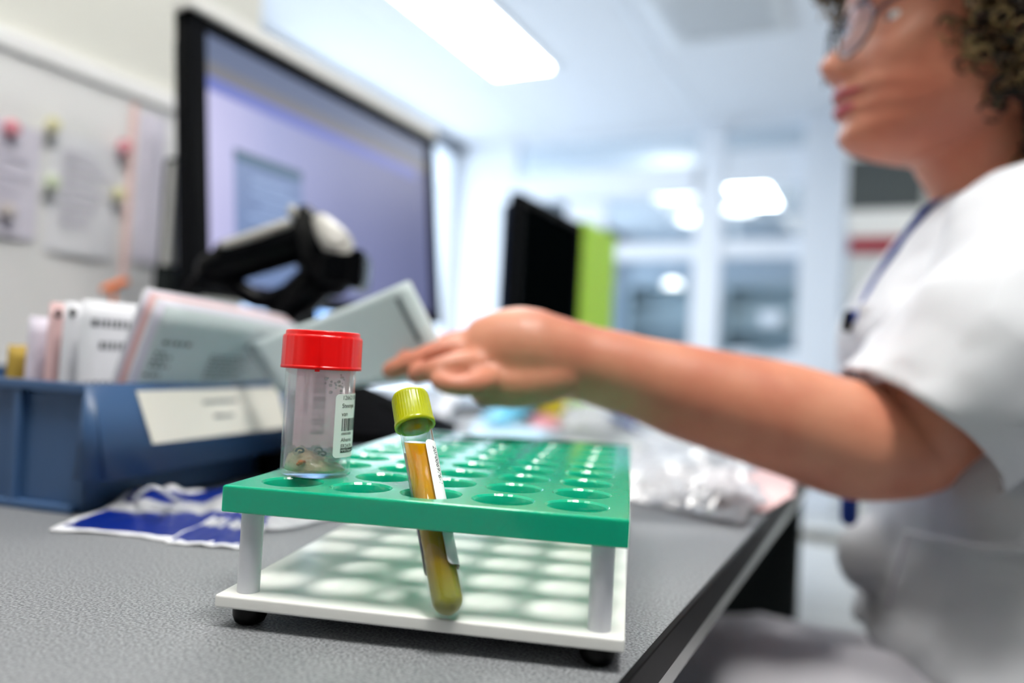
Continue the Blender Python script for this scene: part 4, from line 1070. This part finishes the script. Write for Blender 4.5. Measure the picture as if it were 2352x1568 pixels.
# right arm, resting on the far thigh
SHR = PV((.055, .845, .195)); ELR = PV((.13, .92, -.035)); WRR = PV((.09, .875, -.115))
bodym.tube(smoothpath([PV((.09, .76, .20)), SHR, SHR.lerp(ELR, .5), ELR], 4), [.05] * 5 + [.046] * 4 + [.042] * 4, 20)
bodym.tube(smoothpath([ELR, ELR.lerp(WRR, .4), WRR], 4), [.040] * 4 + [.034, .03, .027, .025, .024], 20)
bodym.tube([WRR, PV((.045, .865, -.122))], [.024, .026], 16, flat=.6)
for k, dy in enumerate((-.022, -.007, .008, .022)): bodym.tube(smoothpath([PV((.045, .862 + dy, -.122)), PV((.01, .858 + dy * 1.1, -.128)), PV((-.015 + .004 * k, .855 + dy * 1.1, -.138))], 3), [.0085] * 4 + [.007] * 3, 10)
bodym.tube([PV((.065, .838, -.122)), PV((.035, .822, -.128)), PV((.01, .824, -.134))], [.011, .0095, .008], 10)
# legs
for (hy, kx, ky, dz) in ((.615, -.29, .545, .010), (.785, -.30, .84, -.045)):
    bodym.tube(smoothpath([PV((.15, hy, -.21)), PV((-.02, (hy + ky) / 2, -.212 + dz)), PV((kx, ky, -.214 + dz))], 5), [.076] * 4 + [.07] * 4 + [.055] * 3, 20)
    bodym.tube(smoothpath([PV((kx, ky, -.214 + dz)), PV((kx - .02, ky, -.42)), PV((kx, ky, FZ + .10))], 4), [.052, .05, .05, .048, .045, .04, .036, .034, .034], 18)
ob = part('body', bodym, 'skin', person, weld=False)
rm = ob.modifiers.new('join', 'REMESH'); rm.mode = 'VOXEL'; rm.voxel_size = 0.0024; rm.use_smooth_shade = True
sm = ob.modifiers.new('smooth', 'SMOOTH'); sm.factor = 0.5; sm.iterations = 6
# face details
m = MB()
for (hc, hw, sw, th) in ((-.0560, .0034, .0260, .0), (-.0690, .0042, .0225, .0)):
    rings = []
    for i in range(17):
        s = -sw + 2 * sw * i / 16; e = math.sqrt(max(0.02, 1 - (s / sw) ** 2)); F = interp(hc, hs, Ff)
        cs = interp(hc, hs, Fw); base = 0.0105 + (F - 0.0105) * (1 - min(1, abs(s) / cs) ** 2) ** .5
        bulge = (.0046 if hc > -.06 else .0052) * G(s, 0, .016)
        rings.append([hp(base + bulge - 0.0022 + .0042 * e * math.cos(q), s, hc + (.0015 * G(s, .006, .005) + .0015 * G(s, -.006, .005) if hc > -.06 else 0) + hw * e * math.sin(q)) for q in [2 * PI * k / 12 for k in range(12)]])
    m.loft(rings, True)
part('lips', m, 'lips', person, 'muted red lips')
for s in (-1, 1):
    e = part('eye', MB().ball(hp(.0635, s * .031, 0), .0118), 'eye_white', person)
    part('iris', MB().ball(hp(.0705, s * .0305, -.001), .0058), 'eye_iris', e)
    m = MB().tube(smoothpath([hp(.0730, s * .020, .001), hp(.0765, s * .028, .0055), hp(.0725, s * .037, .005), hp(.063, s * .044, .000)], 4), .0022, 8); part('eyelid', m, 'skin', person)
    m = MB().tube(smoothpath([hp(.0925, s * .014, .017), hp(.0875, s * .027, .021), hp(.073, s * .042, .019)], 4), [.0026] * 6 + [.0016] * 3, 8); part('eyebrow', m, 'hair_mid', person)
# glasses: worn by the person, a thing of its own
gl = thing('glasses', 'thin dark rimmed round glasses worn by the person', 'glasses', hp(.105, 0, -.004))
for s in (-1, 1):
    def lp(a, r=1.0, o=0.0): return hp(.1055 - .10 * (0.006) - .0035 * math.cos(a) * 0 + o - .010 * (abs(.033 * s + .0235 * math.cos(a) * r) / .055) ** 2, s * .033 + .0235 * math.cos(a) * r, -.013 + .0205 * math.sin(a) * r)
    m = MB().tube([lp(2 * PI * k / 40) for k in range(41)], .0013, 8, round_ends=False); rim = part('rim', m, 'glasses_rim', gl)
    m = MB(); cen = lp(0, 0); ring = [lp(2 * PI * k / 40, .98) for k in range(40)]; m.add([cen] + ring, [(0, k + 1, (k + 1) % 40 + 1) for k in range(40)], 0, True); part('lens', m, 'lens', gl)
    m = MB().tube(smoothpath([lp(0 if s > 0 else PI), hp(.080, s * .068, -.001), hp(.03, s * .076, .002), hp(-.012, s * .077, .000), hp(-.03, s * .073, -.02)], 4), .0017, 8); part('temple', m, 'glasses_rim', gl)
part('bridge', MB().tube(smoothpath([hp(.1045, -.010, -.004), hp(.110, 0, .001), hp(.1045, .010, -.004)], 4), .0014, 8), 'glasses_rim', gl)

# hair: scalp cap and curls
HH = [-.108, -.085, -.062, -.02, .02, .05, .08, .11, .14]
HFf = [-.046, -.026, .002, .034, .074, .090, .102, .076, .008]
HFb = [-.075, -.092, -.104, -.114, -.118, -.114, -.100, -.072, -.010]
HFw = [.050, .068, .076, .082, .086, .086, .074, .052, .006]
rings = []
for i in range(25):
    h = -.108 + .248 * i / 24; ring = []
    W, Bk, Fh = interp(h, HH, HFw), interp(h, HH, HFb), interp(h, HH, HFf); mid = (Fh + Bk) / 2
    for k in range(40):
        a = 2 * PI * k / 40; ring.append(hp(mid + (Fh - mid) * math.cos(a), W * math.sin(a), h))
    rings.append(ring)
hm = MB().loft(rings, True)
rnd = random.Random(11)
for i in range(2100):
    a = rnd.uniform(0.0, 2 * PI); h = rnd.uniform(-.100, .134)
    W, Bk, Fh = interp(h, HH, HFw) - .002, interp(h, HH, HFb) + .002, interp(h, HH, HFf) - .002
    mid = (Fh + Bk) / 2; f = mid + (Fh - mid) * math.cos(a); s = W * math.sin(a)
    if h < .045 and f > .03 and abs(s) < .060: continue
    if h < -.065 and f > -.030: continue
    root = V((f, s, h)); out = V((f - mid + .002, s * 1.2, (h - .02) * .5)).normalized()
    L = rnd.uniform(.020, .044); R_ = rnd.uniform(.004, .0085); turns = rnd.uniform(1.0, 2.2); ph = rnd.uniform(0, 6.28)
    drop = V((0, 0, -1)) * 1.0 + out * 0.8 + V((rnd.uniform(-.5, .25), rnd.uniform(-.4, .4), 0)); drop.normalize()
    if f > .03 and h > .03: drop = (V((0.35, .3 * rnd.uniform(-1, 1), -.45)) + out * .7).normalized(); L *= .75
    if f > -.02 and h < .01: L *= .6
    x = drop.cross(V((0, 0, 1))); x = x.normalized() if x.length > .05 else V((1, 0, 0)); y = drop.cross(x)
    pts = []; rd = []
    for k in range(17):
        t = k / 16; q = root + out * (.004 + .010 * math.sin(t * PI * .6)) + drop * (L * t) + x * (R_ * math.cos(ph + turns * 6.28 * t)) + y * (R_ * math.sin(ph + turns * 6.28 * t))
        pts.append(hp(q.x, q.y, q.z)); rd.append(.0019 * (1 - .7 * t) + .0003)
    hm.tube(pts, rd, 5, mi=rnd.choice((0, 0, 1, 1, 2)), round_ends=False)
part('hair', hm, ['hair_dark', 'hair_mid', 'hair_blond'], person, 'curly dark blond hair', weld=False)

# clothing
def cloth(o, vox=0.005, sm_=6, amp=0.006, size=0.06, depth=2):
    r = o.modifiers.new('join', 'REMESH'); r.mode = 'VOXEL'; r.voxel_size = vox; r.use_smooth_shade = True
    s = o.modifiers.new('smooth', 'SMOOTH'); s.factor = 0.6; s.iterations = sm_
    t = bpy.data.textures.new('folds', 'CLOUDS'); t.noise_scale = size; t.noise_depth = depth
    d = o.modifiers.new('folds', 'DISPLACE'); d.texture = t; d.strength = amp; d.mid_level = 0.5; d.texture_coords = 'LOCAL'
    return o
tm = MB()
TS = [(.154, .700, -.124, .176, .230), (.150, .700, -.112, .168, .222), (.138, .698, -.08, .146, .198), (.120, .696, -.02, .134, .178), (.110, .692, .05, .130, .175), (.098, .686, .13, .132, .184, .014), (.091, .682, .185, .114, .190), (.089, .680, .222, .090, .168), (.088, .678, .243, .072, .142), (.088, .677, .256, .060, .108)]
tm.loft(torso(smooth_secs(TS)), True)
# fold of cloth at the belly, towards the bench
tm.ball(at(1985, 1275, .580), (.026, .030, .034))
for sh_, rr_ in ((SHL + V((-.004, .016, -.004)), .064), (SHR + V((0, -.01, -.004)), .064)): tm.ball(sh_, (rr_, rr_, rr_ * .86), seg=24)
tun = part('tunic', tm, 'uniform', person, 'white uniform tunic', weld=False); cloth(tun, .005, 8, .014, .07)
# sleeve as an open shell
T0 = at(1918, 852, .520); B0 = at(2285, 1122, .445); N0 = at(2150, 948, .408); F0 = at(2060, 1030, .56)
cen = (T0 + B0) / 2; mj = (T0 - B0) / 2; mn = (N0 - F0) / 2; cen = (cen + (N0 + F0) / 2) / 2
def ring_at(c, u, v, n=56): return [c + u * math.cos(2 * PI * k / n) + v * math.sin(2 * PI * k / n) for k in range(n)]
cs = [(cen, mj, mn), (cen.lerp(SHL, .3) + V((.004, .0, .012)), mj * .97 + V((0, 0, .012)), mn * 1.0), (cen.lerp(SHL, .65) + V((.0, .01, .012)), V((-.058, .015, .070)), V((.045, -.058, .02))), (SHL + V((-.008, .03, .004)), V((-.045, .03, .062)), V((.055, -.058, .010))), (SHL + V((-.03, .09, .012)), V((-.04, .03, .054)), V((.06, -.02, .0)))]
keys = [tuple(c) + tuple(u) + tuple(v) for c, u, v in cs]; keys = smooth_secs(keys, 7)
rings = [ring_at(V(k[0:3]), V(k[3:6]), V(k[6:9])) for k in keys]
sv = MB().loft(rings, cap=False)
slv = part('sleeve', sv, ['uniform', 'uniform_lining'], person, 'wide short white sleeve', weld=False)
t_ = bpy.data.textures.new('folds', 'CLOUDS'); t_.noise_scale = .035; t_.noise_depth = 2
d = slv.modifiers.new('folds', 'DISPLACE'); d.texture = t_; d.strength = .020; d.texture_coords = 'LOCAL'
so = slv.modifiers.new('thickness', 'SOLIDIFY'); so.thickness = .0016; so.material_offset = 0
# far sleeve
rings = [ring_at(V(c), V((.0, -.052, .02)), V((.056, .0, .02)), 40) for c in (PV((.09, .885, .055)), PV((.075, .875, .11)), PV((.065, .85, .17)), PV((.07, .80, .205)))]
part('sleeve', MB().loft(rings, cap=False), 'uniform', person, weld=False).modifiers.new('thickness', 'SOLIDIFY').thickness = .0016
# trousers
lm = MB()
for (hy, kx, ky, dz) in ((.615, -.29, .545, .010), (.785, -.30, .84, -.045)):
    lm.tube(smoothpath([PV((.18, hy, -.205)), PV((.0, (hy + ky) / 2 , -.208 + dz)), PV((kx, ky, -.212 + dz))], 5), [.096] * 4 + [.086] * 4 + [.072] * 3, 28)
    lm.tube(smoothpath([PV((kx, ky, -.212 + dz)), PV((kx - .01, ky, -.42)), PV((kx, ky, FZ + .09))], 4), [.072, .07, .068, .068, .066, .065, .065, .065, .066], 24)
lm.loft(torso(smooth_secs([(.155, .70, -.265, .10, .175), (.155, .700, -.23, .135, .195), (.152, .700, -.15, .140, .195), (.148, .70, -.10, .12, .17)])), True)
cloth(part('trousers', lm, 'trousers', person, 'off-white uniform trousers', weld=False), .006, 6, .012, .06)
for (kx, ky) in ((-.29, .545), (-.30, .84)):
    part('shoe', MB().box(PV((kx - .05, ky, FZ + .035)), (.25, .09, .07), bev=.03), 'shell_white', person)
from mathutils.bvhtree import BVHTree
tree = BVHTree.FromPolygons([tuple(p) for p in tm.v], tm.f)
def onbody(u, v, off=.005):
    o = V((0, 0, CAMZ)); d = (at(u, v, 1.0) - o).normalized(); hit = tree.ray_cast(o, d)
    if hit[0] is None: q = at(u, v, .56); hit = tree.find_nearest(q)
    return hit[0] - d * off
def cord(name, uv, rad, mt, lab=None, off=.005, flat=1.0):
    P = smoothpath([onbody(u, v, off) for u, v in uv], 5); n = len(P)
    rr = [rad[0] + (rad[1] - rad[0]) * i / (n - 1) for i in range(n)]
    return part(name, MB().tube(P, rr, 10, flat=flat), mt, person, lab)
cord('collar_piping', [(2440, 330), (2352, 345), (2240, 405), (2140, 480), (2072, 560), (2010, 650), (1965, 735)], (.0085, .0030), 'piping', 'blue piping along the neckline', .006)
m = MB().tube(smoothpath([PV((.135, .61, .285)), PV((.105, .615, .292)), PV((.10, .74, .295)), PV((.145, .73, .296)), PV((.158, .67, .295)), PV((.135, .61, .285))], 5), .007, 10, flat=1.5, round_ends=False)
part('undershirt_collar', m, 'undershirt', person, 'dark red undershirt collar')
# breast pocket, pens clipped in it
m = MB().box(at(1975, 800, .560), (.014, .075, .075), rot=Matrix.Rotation(math.radians(12), 3, 'Z'), bev=.004); part('breast_pocket', m, 'uniform', person)
pk = thing('pocket_pen', 'blue and black pen clipped in the breast pocket', 'pen', at(1960, 770, .556))
part('barrel', MB().tube([at(1962, 800, .556), at(1966, 728, .553)], .0065, 12), 'piping', pk, 'blue barrel'); part('clip', MB().tube([at(1945, 752, .548), at(1948, 722, .548)], .004, 10), 'black_plastic', pk, 'black clip')
pk = thing('pocket_pen', 'blue pen standing in the lower pocket, showing under the elbow', 'pen', at(1948, 1190, .53))
part('barrel', MB().tube([at(1950, 1188, .535), at(1952, 1140, .535)], .0068, 12), 'piping', pk)
cord('pocket_hem', [(2085, 1225), (2160, 1240), (2250, 1258), (2340, 1262)], (.0025, .0025), 'uniform', 'pocket hem', .008)
cord('side_seam', [(2085, 1235), (2060, 1310), (2040, 1390)], (.0012, .0012), 'uniform_lining', 'stitched seam', .007)

# chair
ch = thing('office_chair', 'black swivel chair under the seated person', 'chair', (.17, .77, FZ))
part('seat', MB().box((.16, .772, -.32), (.44, .46, .07), bev=.025), 'chair_black', ch)
part('backrest', MB().box((.38, .832, -.01), (.05, .38, .34), rot=Matrix.Rotation(math.radians(17), 3, 'Z'), bev=.02), 'chair_black', ch)
part('back_bar', MB().tube([PV((.30, .73, -.33)), PV((.40, .77, -.30)), PV((.40, .77, -.10))], .014, 10), 'chair_black', ch)
part('column', MB().tube([PV((.16, .70, -.34)), V((.17, .772, FZ + .07))], .022, 14), 'chrome', ch)
for k in range(5):
    a = 2 * PI * k / 5 + .3; e = V((.17 + .27 * math.cos(a), .772 + .27 * math.sin(a), FZ + .055))
    lg = part('leg', MB().tube([V((.17, .772, FZ + .085)), e], [.02, .014], 10), 'chair_black', ch)
    part('caster', MB().ball(e - V((0, 0, .03)), .025), 'chair_black', lg)

# card held in the left hand
def bilerp(c, s, t): return c[0] * (1 - s) * (1 - t) + c[1] * s * (1 - t) + c[2] * s * t + c[3] * (1 - s) * t
CC = [at(560, 792, .500), at(935, 645, .446), at(1046, 866, .434), at(640, 905, .488)]
nrm = ((CC[1] - CC[0]).cross(CC[3] - CC[0])).normalized()
if nrm.dot(R2) > 0: nrm = -nrm
def cp(s, t, o): return bilerp(CC, s, t) + nrm * (o - .010 * math.sin(PI * s) * 0.6)
def card(th, off):
    A = [i / 12 for i in range(13)]
    m = MB().loft([[cp(s, t, off) for t in A] for s in A], cap=False, closed=False); m.merge(MB().loft([[cp(s, t, off - th) for t in A] for s in A], cap=False, closed=False))
    per = [(s, 0) for s in A] + [(1, t) for t in A[1:]] + [(s, 1) for s in A[::-1][1:]] + [(0, t) for t in A[::-1][1:-1]]
    return m.loft([[cp(s, t, off) for s, t in per], [cp(s, t, off - th) for s, t in per]], cap=False, smooth=False)
hc = single('held_form', card(.0042, 0.0), 'paper_grey', 'pale grey form pack held up between the fingers of the left hand', 'paper')
m = MB().loft([[cp(s, t, .0006) for t in (.12, .6)] for s in (.895, .925)], cap=False, closed=False); part('printed_bar', m, 'print_grey', hc, 'grey printed bar')

# plant far behind under the bench line
p = at(1850, 1318, 3.5)
pl = thing('plant', 'small green plant on a cream crate seen below the arm behind the bench', 'plant', V((p.x, p.y, p.z - .14)))
m = MB(); rnd = random.Random(3)
for i in range(40):
    a = rnd.uniform(0, 6.28); l = rnd.uniform(.03, .09); e = p + V((math.cos(a) * l, math.sin(a) * l, rnd.uniform(-.03, .03))); w = V((-math.sin(a), math.cos(a), 0)) * .014
    m.add([p, p.lerp(e, .5) + w + V((0, 0, .02)), e, p.lerp(e, .5) - w + V((0, 0, .02))], [(0, 1, 2, 3)])
part('foliage', m, 'leaf', pl); part('pot', MB().lathe([(0, -.10), (.05, -.10), (.065, -.02), (.055, -.02), (0, -.03)], 24, Matrix.Translation(p)), 'paper_cream', pl)
hgt = p.z - .105 - FZ
single('crate', MB().box(V((p.x + .05, p.y + .02, FZ + hgt / 2)), (.36, .3, hgt), bev=.01), 'paper_cream', 'cream crate carrying the plant behind the bench', 'crate')

# ------------------------------------------------------------------ light, world, camera
w = bpy.data.worlds.new('World'); scene.world = w; w.use_nodes = True
bg = w.node_tree.nodes['Background']; bg.inputs[0].default_value = srgb(242, 247, 255); bg.inputs[1].default_value = 3.9

cam = bpy.data.cameras.new('camera'); co = bpy.data.objects.new('camera', cam); COL.objects.link(co)
cam.sensor_width = 36; cam.lens = 36 * FPX / 2352; cam.clip_start = .01; cam.clip_end = 100
M3 = Matrix((R0, -R1, -R2)).transposed()
co.matrix_world = Matrix.Translation((0, 0, CAMZ + HB)) @ M3.to_4x4()
cam.dof.use_dof = True; cam.dof.focus_distance = .300; cam.dof.aperture_fstop = 3.1; cam.dof.aperture_blades = 0
scene.camera = co
vs_ = scene.view_settings; vs_.view_transform = 'Standard'; vs_.look = 'None'; vs_.gamma = 1; vs_.use_curve_mapping = False; vs_.exposure = 0.42
scene.cycles.max_bounces = 7; scene.cycles.transparent_max_bounces = 20; scene.cycles.transmission_bounces = 5; scene.cycles.diffuse_bounces = 3; scene.cycles.glossy_bounces = 3
scene.cycles.use_adaptive_sampling = True; scene.cycles.adaptive_threshold = 0.05; scene.cycles.adaptive_min_samples = 20
scene.cycles.use_denoising = True; scene.cycles.caustics_reflective = False; scene.cycles.caustics_refractive = False
scene.cycles.sample_clamp_indirect = 6
